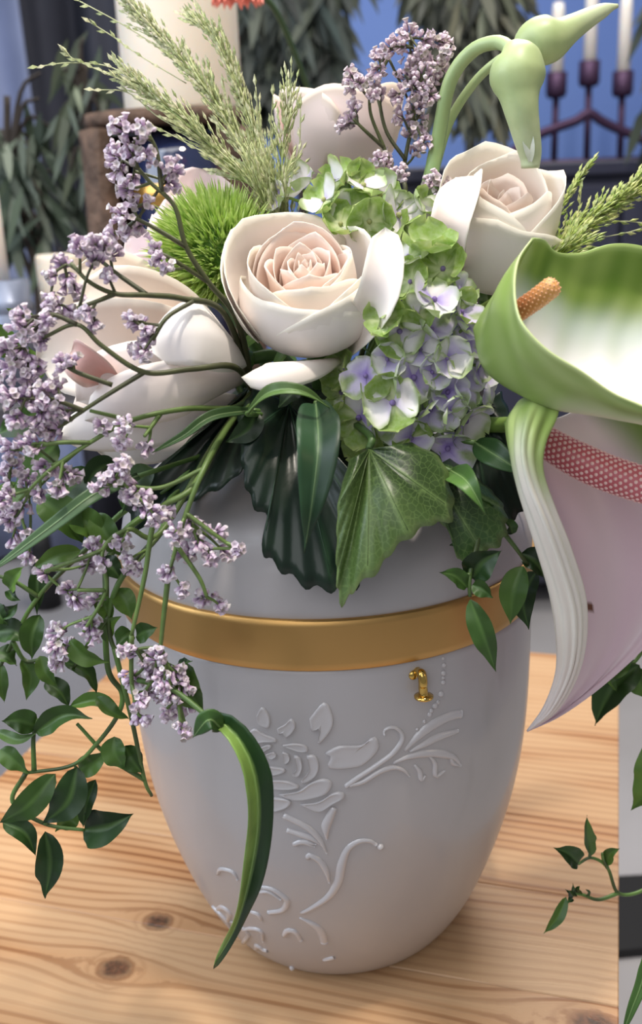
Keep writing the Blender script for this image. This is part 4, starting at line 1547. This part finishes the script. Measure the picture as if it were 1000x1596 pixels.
plume('longest pale green grass plume, in front of the cream pillar candle', [(430, 330, -.01), (395, 262, .0), (340, 165, .01), (285, 95, .02), (225, 30, .03), (195, -10, .035)], 330, 1.0, seed=1, start=.30,
      tips=[[(300, 120, .02), (240, 70, .025), (185, 35, .03), (124, 2, .035)], [(290, 130, .02), (215, 85, .025), (180, 60, .03), (142, 36, .03)]])
plume('lower left grass plume with thin seed sprays reaching left', [(420, 335, -.02), (380, 280, -.02), (310, 210, -.02), (250, 160, -.015), (205, 125, -.01)], 210, 1.1, seed=2, start=.34,
      tips=[[(250, 160, -.015), (200, 130, -.012), (120, 95, -.01), (104, 82, -.01)], [(215, 130, -.012), (170, 104, -.01), (110, 98, -.01), (60, 104, -.01)],
            [(330, 225, -.02), (250, 185, -.015), (200, 145, -.01), (148, 140, -.01)], [(370, 275, -.025), (320, 240, -.03), (270, 212, -.03), (242, 198, -.03)]])
plume('thin upright grass plume just left of the pink rear rose', [(425, 330, -.005), (412, 270, .0), (392, 190, .005), (362, 110, .01), (335, 60, .015), (310, 38, .02)], 190, .9, seed=3, start=.36,
      tips=[[(395, 200, 0), (372, 130, .01), (350, 80, .012), (328, 40, .015)]])
plume('short feathery grass plume against the pink rear rose', [(440, 330, -.02), (440, 285, -.02), (440, 235, -.018), (452, 165, -.015)], 120, 1.3, seed=4, start=.30,
      tips=[[(435, 260, -.02), (422, 210, -.018), (425, 150, -.018)], [(455, 270, -.02), (466, 230, -.02), (468, 170, -.02)], [(425, 250, -.02), (405, 200, -.02), (398, 135, -.02)]])
GR = ('#A9BF56', '#CDD586', '#88A646')
plume('dense green foxtail plume at the right behind the anthurium', [(840, 420, -.035), (875, 380, -.025), (915, 345, -.015), (965, 310, -.005), (1030, 262, .0)], 420, 1.15, L=.013, cols=GR, seed=5, start=.52, ang=.34,
      tips=[[(930, 350, -.01), (970, 345, -.01), (1005, 348, -.01)], [(940, 370, -.01), (980, 362, -.01), (1010, 352, -.01)]])
plume('thin grass spray between the right rose and the foxtail plume', [(835, 425, -.03), (852, 365, -.02), (868, 335, -.015), (888, 300, -.01), (912, 264, -.008)], 46, .7, L=.010, cols=GR, seed=6, start=.66,
      tips=[[(860, 375, -.02), (880, 350, -.015), (900, 330, -.012), (905, 298, -.01)]])

# ------------------------------------------------------------------ statice sprigs
def nearest(P, p):
    return min(range(len(P)), key=lambda i: (P[i] - p).length)


def statice(label, stems, clusters, seed, R=.0011, dark=False, root=None, tone=0):
    """stems: list of (px,py,Y) lines; clusters (px,py,r,Y)"""
    r = random.Random(seed)
    root = root or (foam_c + Vector((-.02, -.02, .02)))
    o = thing('statice_sprig', root, label, 'statice', 'lilac statice sprigs')
    lines = []
    mb = MB()
    cg = [lin('#4C5F2E'), lin('#6F8A48')] if not dark else [lin('#3B3A26'), lin('#5A6238')]
    for k, s in enumerate(stems):
        P = cr((([root]) if k == 0 else []) + AT(s), 8)
        lines += P
        mb.tube(P, (R * (1.25 if k == 0 else .85), R * .6), 6, [mixc(cg[0], cg[1], r.random() * .3 + i / len(P) * .6) for i in range(len(P))])
    for (px, py, cr_, Y) in clusters:
        p = at(px, py, Y)
        i = nearest(lines, p)
        # join a little behind the nearest stem point
        b_ = lines[max(0, i - 3)] if i > 3 and (lines[i] - lines[i - 3]).length < .03 else lines[i]
        if (p - b_).length > .002:
            m_ = b_.lerp(p, .55) + Vector((r.uniform(-1, 1), r.uniform(-.4, .4), r.uniform(-1, 1))) * (p - b_).length * .08
            Q = cr([b_, m_, p], 5)
            mb.tube(Q, (R * .6, R * .4), 5, mixc(cg[0], cg[1], r.random()))
            ax = (p - b_).normalized()
            lines += Q[5:]
        else:
            ax = Vector((0, -.3, 1)).normalized()
        ax = (ax + Vector((-.1, -.25, .25))).normalized()
        fl = MB()
        rad = cr_ * pixw(p)
        n = max(7, int(9 + (cr_ / 5.2) ** 2 * 1.15))
        for q in range(n):
            v = Vector((r.gauss(0, 1), r.gauss(0, 1), r.gauss(0, 1))).normalized() * rad * r.uniform(.25, 1) ** .6
            c = p + v
            d = (v.normalized() * .8 + ax * .8 + Vector((r.uniform(-.3, .3), r.uniform(-.3, .3), r.uniform(-.3, .3)))).normalized()
            l = r.uniform(.0030, .0043)
            w_ = r.uniform(.0007, .00095)
            br = r.random()
            c0 = lin('#57405F') if br < .7 else lin('#7D7A5A')
            c1 = mixc(lin('#B898BE'), lin('#D6BAD6'), r.random())
            c2 = mixc(lin('#E2CFE1'), lin('#FAF2F7'), r.random())
            if tone:
                c1 = mixc(c1, lin('#CDB0BC'), .6)
                c2 = mixc(c2, lin('#EBD8DE'), .6)
            fl.lathe([(w_ * .35, -l * .55), (w_ * .9, -l * .1), (w_ * 1.25, l * .28), (w_ * .55, l * .45), (1e-5, l * .5)] if br < .55 else
                     [(w_ * .35, -l * .5), (w_ * .8, 0), (w_ * 1.0, l * .2), (w_ * 1.8, l * .45), (1e-5, l * .30)],
                     5, c, d, [c0, c1, c2, mixc(c2, c0, .12 + .4 * (r.random() < .25)), mixc(c2, c0, .25 if br < .55 else .75)])
        fl.build('flower_cluster', M_bud, o, kind='stuff', smooth=False)
    mb.build('stem', M_stem, o)
    return o


def cl(Y, *L2):
    return [(x, y, r, Y + random.Random(int(x * 7 + y)).uniform(-.007, .007)) for x, y, r in L2]


LROOT = at(395, 610, -.04)
statice('upper left statice sprig with lilac clusters beside the hollow log',
        [[(370, 500, -.070), (325, 440, -.080), (290, 385, -.082), (272, 322, -.082), (235, 285, -.082), (205, 250, -.082)],
         [(290, 385, -.082), (240, 355, -.084), (200, 335, -.084)], [(252, 300, -.082), (245, 240, -.080), (232, 210, -.08)], [(325, 440, -.08), (270, 405, -.086), (240, 390, -.086)]],
        cl(-.082, (190, 200, 18), (226, 202, 15), (178, 240, 18), (205, 236, 18), (228, 243, 14), (180, 266, 15), (197, 294, 14), (207, 280, 12), (268, 262, 17), (268, 285, 13),
           (188, 335, 18), (210, 316, 9), (228, 317, 9), (196, 360, 13), (170, 368, 12), (238, 382, 13), (245, 402, 12), (262, 417, 10), (215, 354, 11)), 11, dark=True, root=LROOT)
statice('statice sprig reaching left above the large cream rose',
        [[(350, 490, -.075), (285, 466, -.092), (230, 460, -.100), (180, 458, -.104), (140, 440, -.106), (110, 410, -.104)],
         [(230, 460, -.1), (180, 425, -.098), (150, 400, -.096)], [(300, 470, -.09), (260, 495, -.104), (238, 530, -.106)], [(180, 458, -.104), (150, 470, -.108), (120, 480, -.108)]],
        cl(-.104, (125, 385, 17), (150, 402, 19), (165, 380, 12), (175, 392, 14), (148, 380, 10), (170, 432, 12), (95, 412, 13), (82, 430, 11), (106, 440, 17), (78, 466, 15), (92, 478, 14),
           (108, 484, 11), (120, 458, 12), (141, 488, 11), (147, 506, 9), (130, 490, 9), (216, 503, 14), (203, 498, 9), (230, 530, 12), (222, 550, 14), (212, 545, 9), (228, 515, 8)), 12, dark=True, root=LROOT)
statice('statice sprig with thin dark stems crossing the large cream rose',
        [[(365, 572, -.080), (300, 575, -.100), (225, 580, -.108), (160, 540, -.110), (120, 506, -.110), (70, 525, -.110)],
         [(225, 580, -.108), (160, 620, -.112), (100, 660, -.112)], [(175, 600, -.11), (120, 580, -.112), (95, 565, -.112)], [(130, 640, -.112), (90, 625, -.114), (50, 620, -.114)],
         [(120, 506, -.11), (80, 490, -.11), (40, 500, -.11)]],
        cl(-.112, (35, 492, 13), (30, 516, 20), (60, 510, 20), (72, 498, 12), (30, 545, 17), (12, 578, 20), (48, 566, 20), (45, 590, 18), (95, 565, 17), (112, 560, 10),
           (15, 620, 20), (42, 618, 22), (75, 620, 22), (96, 640, 15), (60, 650, 22), (78, 672, 19), (25, 655, 16), (5, 545, 14), (88, 598, 13), (60, 535, 13)), 13, dark=True, root=LROOT)
statice('lowest left statice sprig massed at the left edge of the photo',
        [[(365, 635, -.070), (290, 637, -.094), (205, 655, -.106), (140, 690, -.112), (75, 735, -.116), (30, 780, -.116)],
         [(205, 655, -.106), (140, 640, -.112)], [(250, 645, -.10), (225, 680, -.112)], [(140, 690, -.112), (90, 690, -.116), (30, 700, -.116)]],
        cl(-.114, (15, 700, 20), (50, 692, 22), (72, 728, 18), (100, 735, 13), (115, 742, 11), (160, 665, 14), (195, 665, 16), (190, 690, 13), (228, 698, 12), (10, 775, 17), (30, 792, 18),
           (14, 812, 14), (20, 838, 14), (42, 832, 13), (45, 868, 11), (8, 740, 15), (40, 750, 17), (20, 722, 15), (90, 760, 12), (60, 770, 11), (5, 800, 12)), 14, root=LROOT)
statice('statice sprig hanging in front of the urn lid at the left',
        [[(352, 670, -.085), (318, 730, -.112), (290, 800, -.118), (275, 850, -.120), (262, 900, -.120)],
         [(318, 730, -.112), (250, 760, -.116), (190, 755, -.116)], [(290, 800, -.118), (330, 830, -.120), (365, 855, -.120)], [(275, 850, -.12), (310, 900, -.122), (322, 930, -.122)]],
        cl(-.118, (160, 755, 18), (182, 740, 20), (205, 768, 21), (222, 782, 20), (240, 802, 18), (256, 798, 14), (272, 830, 18), (300, 820, 18), (286, 860, 20), (310, 848, 18), (340, 830, 14),
           (350, 862, 13), (371, 856, 10), (262, 892, 13), (285, 918, 12), (318, 930, 17), (342, 944, 10), (190, 725, 13), (330, 868, 12)), 15, root=LROOT)
statice('statice sprig with paired clusters hanging beside the urn at the far left',
        [[(335, 690, -.070), (250, 830, -.100), (200, 825, -.108), (160, 858, -.112), (165, 920, -.114), (130, 985, -.116)],
         [(250, 830, -.1), (220, 870, -.11)], [(165, 920, -.114), (120, 920, -.116)], [(160, 858, -.112), (100, 880, -.114), (70, 890, -.114)]],
        cl(-.112, (145, 850, 16), (135, 880, 15), (161, 880, 12), (190, 845, 14), (210, 886, 16), (200, 872, 9), (68, 893, 12), (105, 920, 14), (121, 935, 14), (148, 936, 11), (90, 985, 16),
           (86, 1010, 15), (107, 1008, 13), (90, 1034, 12), (138, 975, 17), (145, 990, 12)), 16, root=LROOT)
statice('dense statice cluster hanging low against the white urn below the gold band',
        [[(345, 680, -.080), (300, 760, -.112), (245, 800, -.116), (225, 900, -.120), (205, 990, -.122)],
         [(262, 900, -.12), (255, 960, -.122), (250, 1010, -.122)], [(205, 990, -.122), (205, 1060, -.122), (212, 1100, -.122)], [(250, 1010, -.122), (270, 1070, -.122), (288, 1130, -.122)]],
        cl(-.122, (202, 1015, 16), (245, 1022, 15), (205, 1058, 16), (235, 1050, 19), (256, 1060, 19), (276, 1048, 16), (290, 1070, 14), (240, 1080, 16), (216, 1092, 14), (266, 1085, 16),
           (215, 1114, 14), (290, 1100, 13), (285, 1138, 13), (255, 1110, 11), (225, 1120, 9), (275, 1108, 9), (228, 1035, 12)), 17, R=.0013, root=LROOT)
TROOT = foam_c + Vector((.015, .01, .02))
statice('upright statice sprig with full lilac heads left of the garlic scapes',
        [[(625, 340, .0), (628, 270, .004), (640, 200, .006), (650, 140, .006), (660, 90, .006)], [(632, 250, .004), (600, 200, .006), (590, 130, .008), (605, 90, .008)], [(640, 200, .006), (668, 150, .006), (685, 100, .006)]],
        cl(.004, (635, 50, 15), (622, 65, 16), (606, 75, 14), (590, 90, 13), (588, 110, 12), (580, 125, 14), (586, 145, 14), (665, 62, 14), (690, 66, 15), (640, 92, 17), (655, 78, 13),
           (676, 92, 16), (692, 98, 12), (630, 117, 18), (660, 120, 18), (690, 122, 14), (645, 140, 18), (620, 147, 13), (672, 148, 14), (650, 166, 16), (626, 180, 16), (650, 192, 18), (640, 206, 14),
           (660, 222, 13), (648, 236, 10), (698, 78, 9)), 18, dark=True, root=TROOT, tone=1)
statice('smaller statice sprig in front of the pink rear rose',
        [[(618, 345, -.005), (615, 280, -.004), (598, 230, -.004), (578, 180, -.004), (575, 140, -.004)], [(598, 230, -.004), (570, 205, -.006), (550, 185, -.006)], [(618, 280, -.004), (606, 262, -.006)]],
        cl(-.006, (548, 117, 11), (545, 136, 13), (561, 130, 10), (553, 170, 14), (541, 189, 12), (534, 196, 8), (600, 250, 14), (590, 248, 11), (626, 270, 13), (606, 268, 9), (580, 148, 11)), 19, dark=True, root=TROOT, tone=1)
statice('tiny statice tuft between the scapes and the right rose', [[(672, 345, -.01), (678, 310, -.01), (680, 290, -.012)]], cl(-.012, (668, 285, 12), (685, 297, 11), (676, 276, 9), (692, 288, 8)), 20, root=TROOT, tone=1)

# ------------------------------------------------------------------ big leaves under the flowers
def fan_leaf(label, apex, edge, Yf, colf, nrad=12, pleat=.0008, seed=0, veins=(), teeth=.022, kind='leaf', m=M_leaf, mid=None):
    o = thing('scalloped_leaf', at(*apex), label, 'leaf', None)
    E_ = resample(cr(AT(edge), 6), 97)
    A = at(*apex)
    V, C = [], []
    for k in range(97):
        e = E_[k] + (E_[k] - A) * (teeth * (math.cos(k * 6.2832 / 6) + .5 * math.cos(k * 6.2832 / 16 + seed)))
        for i in range(nrad):
            s = i / (nrad - 1)
            p = A.lerp(e, s)
            nn = (CAM - p).normalized()
            pl = sum(math.exp(-((k / 96 - v) / .07) ** 2) for v in veins)
            p = p + nn * (pleat * (pl - .3) * math.sin(math.pi * min(1, s * .8 + .05)) + .006 * math.sin(math.pi * s)) + Vector((0, 1, 0)) * (Yf * s * s)
            V.append(p)
            vv = max([math.exp(-((k / 96 - v) / (.008 / (.25 + s))) ** 2) for v in veins] + [0])
            C.append(colf(s, k / 96, vv))
    MB().grid(V, 97, nrad, C).build('blade', m, o, thick=.0004)
    mb = MB()
    for v in veins:
        k = int(round(v * 96))
        mb.tube([Vector(V[k * nrad + i]) - Vector((0, .0003, 0)) for i in range(nrad - 1)], (.0004, .00015), 5, colf(.5, 0, .7))
    mb.build('veins', m, o)
    MB().tube(cr([A, A + Vector((0, .01, .004)), foam_c + Vector((0, -.01, .02))], 5), .0016, 6, lin('#3F5A2A')).build('stem', M_stem, o)
    return o


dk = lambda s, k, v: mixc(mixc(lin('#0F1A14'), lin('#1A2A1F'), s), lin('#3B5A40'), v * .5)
fan_leaf('very dark glossy scalloped leaf lying on the urn lid at the left', (450, 628, -.066),
         [(395, 605, -.062), (372, 650, -.080), (376, 720, -.094), (395, 790, -.102), (418, 812, -.104), (408, 850, -.108), (430, 885, -.112), (470, 908, -.114), (520, 920, -.114), (560, 910, -.112), (580, 840, -.108), (570, 760, -.100)],
         0, dk, veins=(.2, .45, .7, .88), seed=1, m=M_dark_leaf)
gl = lambda s, k, v: mixc(mixc(mixc(lin('#26381A'), lin('#4C6433'), sst(.15, .9, .55 * s + .5 * math.sin(math.pi * min(1, k * 1.35)))), lin('#7C965A'), v * .6), lin('#93A96A'), sst(.95, 1, s) * .6)
fan_leaf('green toothed leaf with pale veins hanging over the urn lid', (575, 700, -.094),
         [(545, 716, -.100), (528, 780, -.112), (524, 860, -.118), (530, 943, -.120), (556, 912, -.124), (590, 890, -.124), (612, 858, -.122), (640, 834, -.120), (672, 818, -.116), (700, 812, -.110), (705, 780, -.104), (690, 720, -.096), (640, 690, -.09)],
         0, gl, veins=(.12, .3, .48, .62, .78), seed=2, pleat=.0012, m=M_net)
gl2 = lambda s, k, v: mixc(mixc(mixc(lin('#1F321A'), lin('#3F5D30'), sst(.3, 1, s)), lin('#7F9A60'), v * .7), lin('#8AA266'), sst(.95, 1, s) * .5)
fan_leaf('smaller dark green toothed leaf right of the pale-veined leaf', (672, 730, -.085),
         [(640, 720, -.088), (668, 790, -.100), (700, 830, -.106), (712, 868, -.108), (728, 876, -.106), (752, 866, -.104), (782, 842, -.100), (790, 808, -.092), (770, 770, -.085), (730, 735, -.078), (700, 715, -.075)],
         0, gl2, veins=(.25, .5, .72), seed=3, m=M_net)
fan_leaf('shadowy dark leaf behind the left statice stems on the lid', (380, 620, -.040),
         [(390, 600, -.035), (330, 650, -.050), (270, 705, -.060), (215, 760, -.068), (196, 800, -.072), (215, 826, -.076), (260, 800, -.080), (320, 770, -.084), (372, 740, -.084), (395, 680, -.075), (400, 640, -.06)],
         0, dk, veins=(.3, .6), seed=4, m=M_dark_leaf)
fan_leaf('dark leaf in the shade between hydrangea and blush anthurium', (735, 640, -.045),
         [(700, 640, -.05), (720, 720, -.07), (750, 780, -.078), (785, 810, -.08), (815, 790, -.075), (815, 720, -.065), (800, 660, -.055), (780, 610, -.045)],
         0, dk, veins=(.4, .6), seed=5, m=M_dark_leaf)


def leaf_thing(label, L2, width, col, fold=.35, wave=.02, prof=wleaf, nrm=None, up=.2, side=0, tw=0, name='long_leaf', m=None, cup=0, nu=26, stemto=None, **k):
    P = cr(AT(L2), 8)
    o = thing(name, P[0], label, 'leaf')
    md = P[len(P) // 2]
    leafmesh(P, width * pixw(md), nrm or face(md, up, side), col, prof, fold, cup, wave, nu, 9, tw, **k).build('blade', m or M_leaf, o, thick=.0003)
    Q = resample(P, 20)
    MB().tube([q - Vector((0, .0002, 0)) for q in Q[:-1]], (.0006, .0002), 5, mixc(col(.5, 0), lin('#8FA56C'), .2)).build('midrib', M_stem, o)
    MB().tube(cr([P[0], P[0].lerp(stemto or foam_c, .5) + Vector((0, 0, .004)), stemto or foam_c], 5), .0011, 6, lin('#4E6B33')).build('stem', M_stem, o)
    return o


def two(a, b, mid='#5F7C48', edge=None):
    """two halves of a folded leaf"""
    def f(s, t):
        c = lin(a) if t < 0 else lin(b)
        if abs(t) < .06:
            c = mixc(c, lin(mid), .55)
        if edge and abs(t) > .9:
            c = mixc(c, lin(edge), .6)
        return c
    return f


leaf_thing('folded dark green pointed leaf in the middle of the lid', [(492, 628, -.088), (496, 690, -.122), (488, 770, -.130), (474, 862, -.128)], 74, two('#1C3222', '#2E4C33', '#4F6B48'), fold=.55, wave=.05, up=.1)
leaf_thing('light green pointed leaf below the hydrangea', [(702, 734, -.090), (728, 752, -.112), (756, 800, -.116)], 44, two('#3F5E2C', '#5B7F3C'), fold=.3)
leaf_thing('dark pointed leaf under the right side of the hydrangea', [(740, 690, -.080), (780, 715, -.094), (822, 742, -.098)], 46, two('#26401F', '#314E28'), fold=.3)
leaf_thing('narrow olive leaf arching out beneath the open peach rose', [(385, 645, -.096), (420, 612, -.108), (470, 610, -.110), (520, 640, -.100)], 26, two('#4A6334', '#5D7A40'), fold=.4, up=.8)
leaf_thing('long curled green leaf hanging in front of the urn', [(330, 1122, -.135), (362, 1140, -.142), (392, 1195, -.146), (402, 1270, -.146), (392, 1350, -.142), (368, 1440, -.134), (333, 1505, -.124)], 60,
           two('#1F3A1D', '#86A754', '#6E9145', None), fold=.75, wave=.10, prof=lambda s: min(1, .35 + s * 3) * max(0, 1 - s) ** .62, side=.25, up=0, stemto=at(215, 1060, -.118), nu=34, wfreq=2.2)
leaf_thing('small leaf at the head of the long curled leaf', [(345, 1135, -.140), (325, 1122, -.146), (300, 1150, -.142)], 34, two('#2C4A22', '#3E5F2E'), fold=.3, stemto=at(345, 1138, -.138))
leaf_thing('flat grey-green blade of grass at the left edge', [(215, 742, -.090), (150, 768, -.112), (80, 820, -.122), (-20, 895, -.130)], 26, gcol('#4F6B4C', '#5C7A57', '#6E8A66'), prof=wblade, fold=.15, wave=0)
leaf_thing('thick dark green stem-like leaf over the left rose', [(395, 640, -.085), (330, 650, -.104), (285, 680, -.110), (236, 706, -.110)], 22, gcol('#2C4224', '#3C5630'), prof=wblade, fold=.5, wave=0, up=.6)
leaf_thing('green blade of grass in the bottom right corner', [(1010, 1480, -.150), (1000, 1530, -.152), (985, 1570, -.154), (970, 1610, -.155)], 20, gcol('#4A6A34', '#3A5628'), prof=wblade, fold=.3, wave=0, stemto=at(1060, 1300, -.12))

# ------------------------------------------------------------------ vines
CV = [('#37521C', '#466525'), ('#2C441A', '#3A5724'), ('#213617', '#2E4A1E'), ('#4A6828', '#5C7C32'), ('#3E5A26', '#506F2F'), ('#192C15', '#243D1D')]


def vine(label, stems, leaves, R=.0016, seed=0, root=None, scol='#5E7F3C'):
    r = random.Random(seed)
    root = root or foam_c
    o = thing('jasmine_vine', root, label, 'vine')
    mb = MB()
    for k, s in enumerate(stems):
        P = cr((([Vector(root)]) if k == 0 else []) + AT(s), 8)
        mb.tube(P, (R if k == 0 else R * .7, R * .45), 7, [mixc(lin(scol), lin('#3B4A24'), .5 + .5 * math.sin(i * .4 + k * 2)) for i in range(len(P))])
    mb.build('stem', M_stem, o)
    for bx, by, tx, ty, wd, Y, ci in leaves:
        A, B = at(bx, by, Y), at(tx, ty, Y - .004)
        l = (B - A).length
        n = face(A, r.uniform(-.1, .5), r.uniform(-.4, .4))
        sag = (B - A).cross(n).normalized() * l * r.uniform(-.16, .16)
        P = cr([A, A.lerp(B, .5) + sag + n * l * .10, B], 8)
        c = CV[ci]
        dk_ = r.uniform(.8, 1.1)
        leafmesh(P, wd * pixw(A), n, two(c[0], c[1], '#56743C'), fold=r.uniform(.1, .65), wave=.05, cup=0, nu=16, nv=9, tw=r.uniform(-.8, .8), seed=int(bx + by)).build('leaf', M_leaf, o)
    return o


vine('jasmine vine with dark leaves trailing left onto the table',
     [[(250, 790, -.07), (175, 860, -.09), (165, 930, -.100), (168, 1040, -.104), (190, 1080, -.104), (183, 1115, -.104), (150, 1160, -.102), (112, 1193, -.100), (40, 1205, -.100)],
      [(40, 1205, -.1), (20, 1250, -.1), (70, 1284, -.1), (132, 1294, -.1)], [(53, 1200, -.1), (52, 1150, -.098), (58, 1120, -.096)], [(70, 1284, -.1), (110, 1230, -.1), (118, 1195, -.1)]],
     [(57, 1132, 2, 1124, 40, -.097, 1), (55, 1142, 144, 1120, 38, -.098, 1), (0, 1168, 46, 1206, 34, -.098, 4), (110, 1100, 198, 1118, 26, -.094, 3), (120, 1195, 66, 1284, 54, -.104, 5),
      (86, 1206, -4, 1284, 46, -.106, 1), (149, 1215, 129, 1290, 34, -.098, 2), (131, 1294, 209, 1268, 62, -.100, 5), (70, 1296, 70, 1401, 46, -.104, 5), (4, 1282, 56, 1335, 34, -.100, 2),
      (122, 1200, 168, 1168, 36, -.096, 4), (122, 1262, 86, 1296, 34, -.092, 3), (-5, 1140, 60, 1142, 20, -.095, 4)], seed=1)
vine('jasmine vine with small pointed leaves at the far left',
     [[(240, 770, -.05), (140, 850, -.06), (60, 930, -.065), (20, 1000, -.066), (-10, 1060, -.066)], [(60, 930, -.065), (20, 905, -.066), (-15, 895, -.066)], [(20, 1000, -.066), (40, 1030, -.066), (70, 1025, -.066)]],
     [(33, 1028, 41, 1092, 30, -.066, 4), (2, 1034, 7, 1096, 24, -.066, 4), (62, 958, 50, 1028, 40, -.068, 1), (-6, 985, 44, 1002, 42, -.066, 2), (-6, 1012, 26, 1038, 40, -.066, 1),
      (14, 918, 38, 882, 34, -.066, 3), (4, 958, 28, 940, 26, -.066, 2), (12, 920, 32, 936, 18, -.066, 2), (58, 882, 58, 958, 28, -.060, 2), (62, 1022, 90, 1070, 28, -.066, 4), (70, 1062, 108, 1104, 34, -.066, 2),
      (-4, 940, 14, 975, 26, -.066, 2)], seed=2)
vine('jasmine vine with broad leaves between the statice and the urn',
     [[(290, 760, -.07), (250, 830, -.098), (190, 900, -.106), (170, 960, -.108), (178, 1010, -.108), (205, 1010, -.110)], [(170, 960, -.108), (140, 1000, -.108), (115, 1040, -.106)], [(178, 1010, -.108), (205, 1120, -.106), (225, 1215, -.100), (236, 1240, -.096)],
      [(225, 1215, -.1), (170, 1180, -.1), (120, 1128, -.1)], [(205, 1010, -.11), (270, 1040, -.114), (290, 1050, -.114)]],
     [(62, 775, 132, 852, 62, -.088, 4), (112, 800, 158, 852, 50, -.086, 3), (145, 800, 195, 870, 46, -.086, 4), (126, 858, 48, 888, 30, -.094, 3), (108, 998, 170, 1032, 34, -.106, 3), (180, 918, 206, 966, 38, -.105, 3),
      (150, 930, 172, 975, 30, -.104, 3), (212, 992, 246, 978, 34, -.110, 1), (205, 985, 182, 1008, 34, -.110, 1), (292, 1034, 318, 1112, 48, -.114, 4), (278, 1032, 300, 1030, 18, -.116, 2),
      (100, 1030, 152, 1086, 30, -.104, 1), (150, 1086, 205, 1122, 26, -.102, 4), (178, 1148, 196, 1200, 42, -.100, 4), (195, 1162, 222, 1206, 40, -.099, 1), (165, 1000, 190, 960, 24, -.106, 3), (160, 870, 190, 905, 34, -.098, 2)], seed=3)
RROOT = foam_c + Vector((.03, -.01, .01))
vine('jasmine vine with dark leaves hanging over the gold band at the right',
     [[(740, 760, -.075), (745, 830, -.100), (732, 895, -.112), (732, 930, -.114)], [(760, 800, -.09), (800, 850, -.092), (822, 880, -.090)], [(732, 895, -.112), (715, 902, -.113)]],
     [(732, 934, 773, 1048, 40, -.120, 1), (728, 916, 684, 892, 30, -.114, 1), (735, 902, 782, 858, 52, -.110, 5), (735, 912, 768, 932, 28, -.114, 1), (815, 882, 795, 974, 46, -.094, 4), (836, 890, 824, 982, 42, -.088, 5),
      (798, 832, 784, 812, 22, -.09, 2), (812, 862, 850, 905, 44, -.085, 5), (745, 830, 700, 850, 36, -.098, 5), (760, 800, 745, 770, 30, -.09, 1)], seed=4, root=RROOT, scol='#4A6330')
vine('jasmine vine at the right edge below the blush anthurium',
     [[(830, 760, -.045), (930, 900, -.04), (1010, 1000, -.04), (1030, 1120, -.05), (1040, 1250, -.06), (1030, 1360, -.07), (1000, 1388, -.075), (963, 1392, -.078), (946, 1352, -.078), (921, 1337, -.078), (900, 1347, -.078)],
      [(1010, 1000, -.04), (985, 1035, -.044), (955, 1040, -.044)], [(963, 1392, -.078), (932, 1402, -.080), (906, 1394, -.080), (886, 1392, -.080)], [(946, 1352, -.078), (940, 1340, -.079), (938, 1330, -.08)]],
     [(996, 1036, 926, 1131, 60, -.046, 2), (940, 1046, 988, 1028, 30, -.044, 1), (985, 1040, 1010, 1090, 40, -.044, 4), (945, 1050, 962, 1080, 16, -.05, 4), (1024, 1150, 983, 1262, 66, -.055, 3),
      (921, 1335, 914, 1270, 28, -.079, 4), (901, 1346, 862, 1321, 34, -.079, 2), (944, 1348, 966, 1322, 20, -.078, 4), (882, 1398, 846, 1456, 20, -.081, 4), (893, 1398, 880, 1386, 12, -.08, 2),
      (898, 1394, 892, 1376, 12, -.08, 2), (905, 1394, 903, 1380, 10, -.08, 2), (890, 1400, 884, 1408, 10, -.08, 2), (915, 1398, 912, 1386, 8, -.08, 2)], seed=5, root=RROOT, R=.0014)
vine('short leafy stems filling the shade around the bouquet base',
     [[(330, 720, -.06), (250, 770, -.072)], [(200, 640, -.05), (100, 720, -.06), (20, 800, -.066)], [(420, 600, -.05), (380, 640, -.08)]],
     [(90, 690, 20, 760, 50, -.068, 1), (60, 640, -10, 680, 46, -.066, 2), (140, 730, 80, 800, 50, -.07, 2), (20, 560, -10, 500, 40, -.066, 3), (50, 520, 10, 480, 34, -.062, 3), (40, 760, -10, 820, 46, -.07, 4),
      (180, 720, 130, 760, 40, -.07, 5), (400, 640, 350, 690, 40, -.085, 5), (240, 730, 190, 800, 50, -.072, 2), (470, 600, 430, 640, 30, -.07, 5), (60, 590, 44, 540, 30, -.062, 3)], seed=6)

# ------------------------------------------------------------------ groups of look-alikes
GROUPS = {'rose': 'pale roses of the bouquet', 'hydrangea': 'hydrangea heads of the bouquet', 'anthurium': 'anthuriums at the right of the bouquet',
          'garlic_scape': 'garlic scapes above the bouquet', 'grass_plume': 'grass plumes of the bouquet', 'jasmine_vine': 'vines trailing from the bouquet',
          'scalloped_leaf': 'broad leaves lying on the urn lid', 'long_leaf': 'single narrow leaves of the bouquet', 'leafy_plant': 'plants behind the bouquet',
          'curtain': 'curtains on the back wall'}
for o in SC.objects:
    g = GROUPS.get(o.name.split('.')[0])
    if g and o.parent is None:
        o['group'] = g
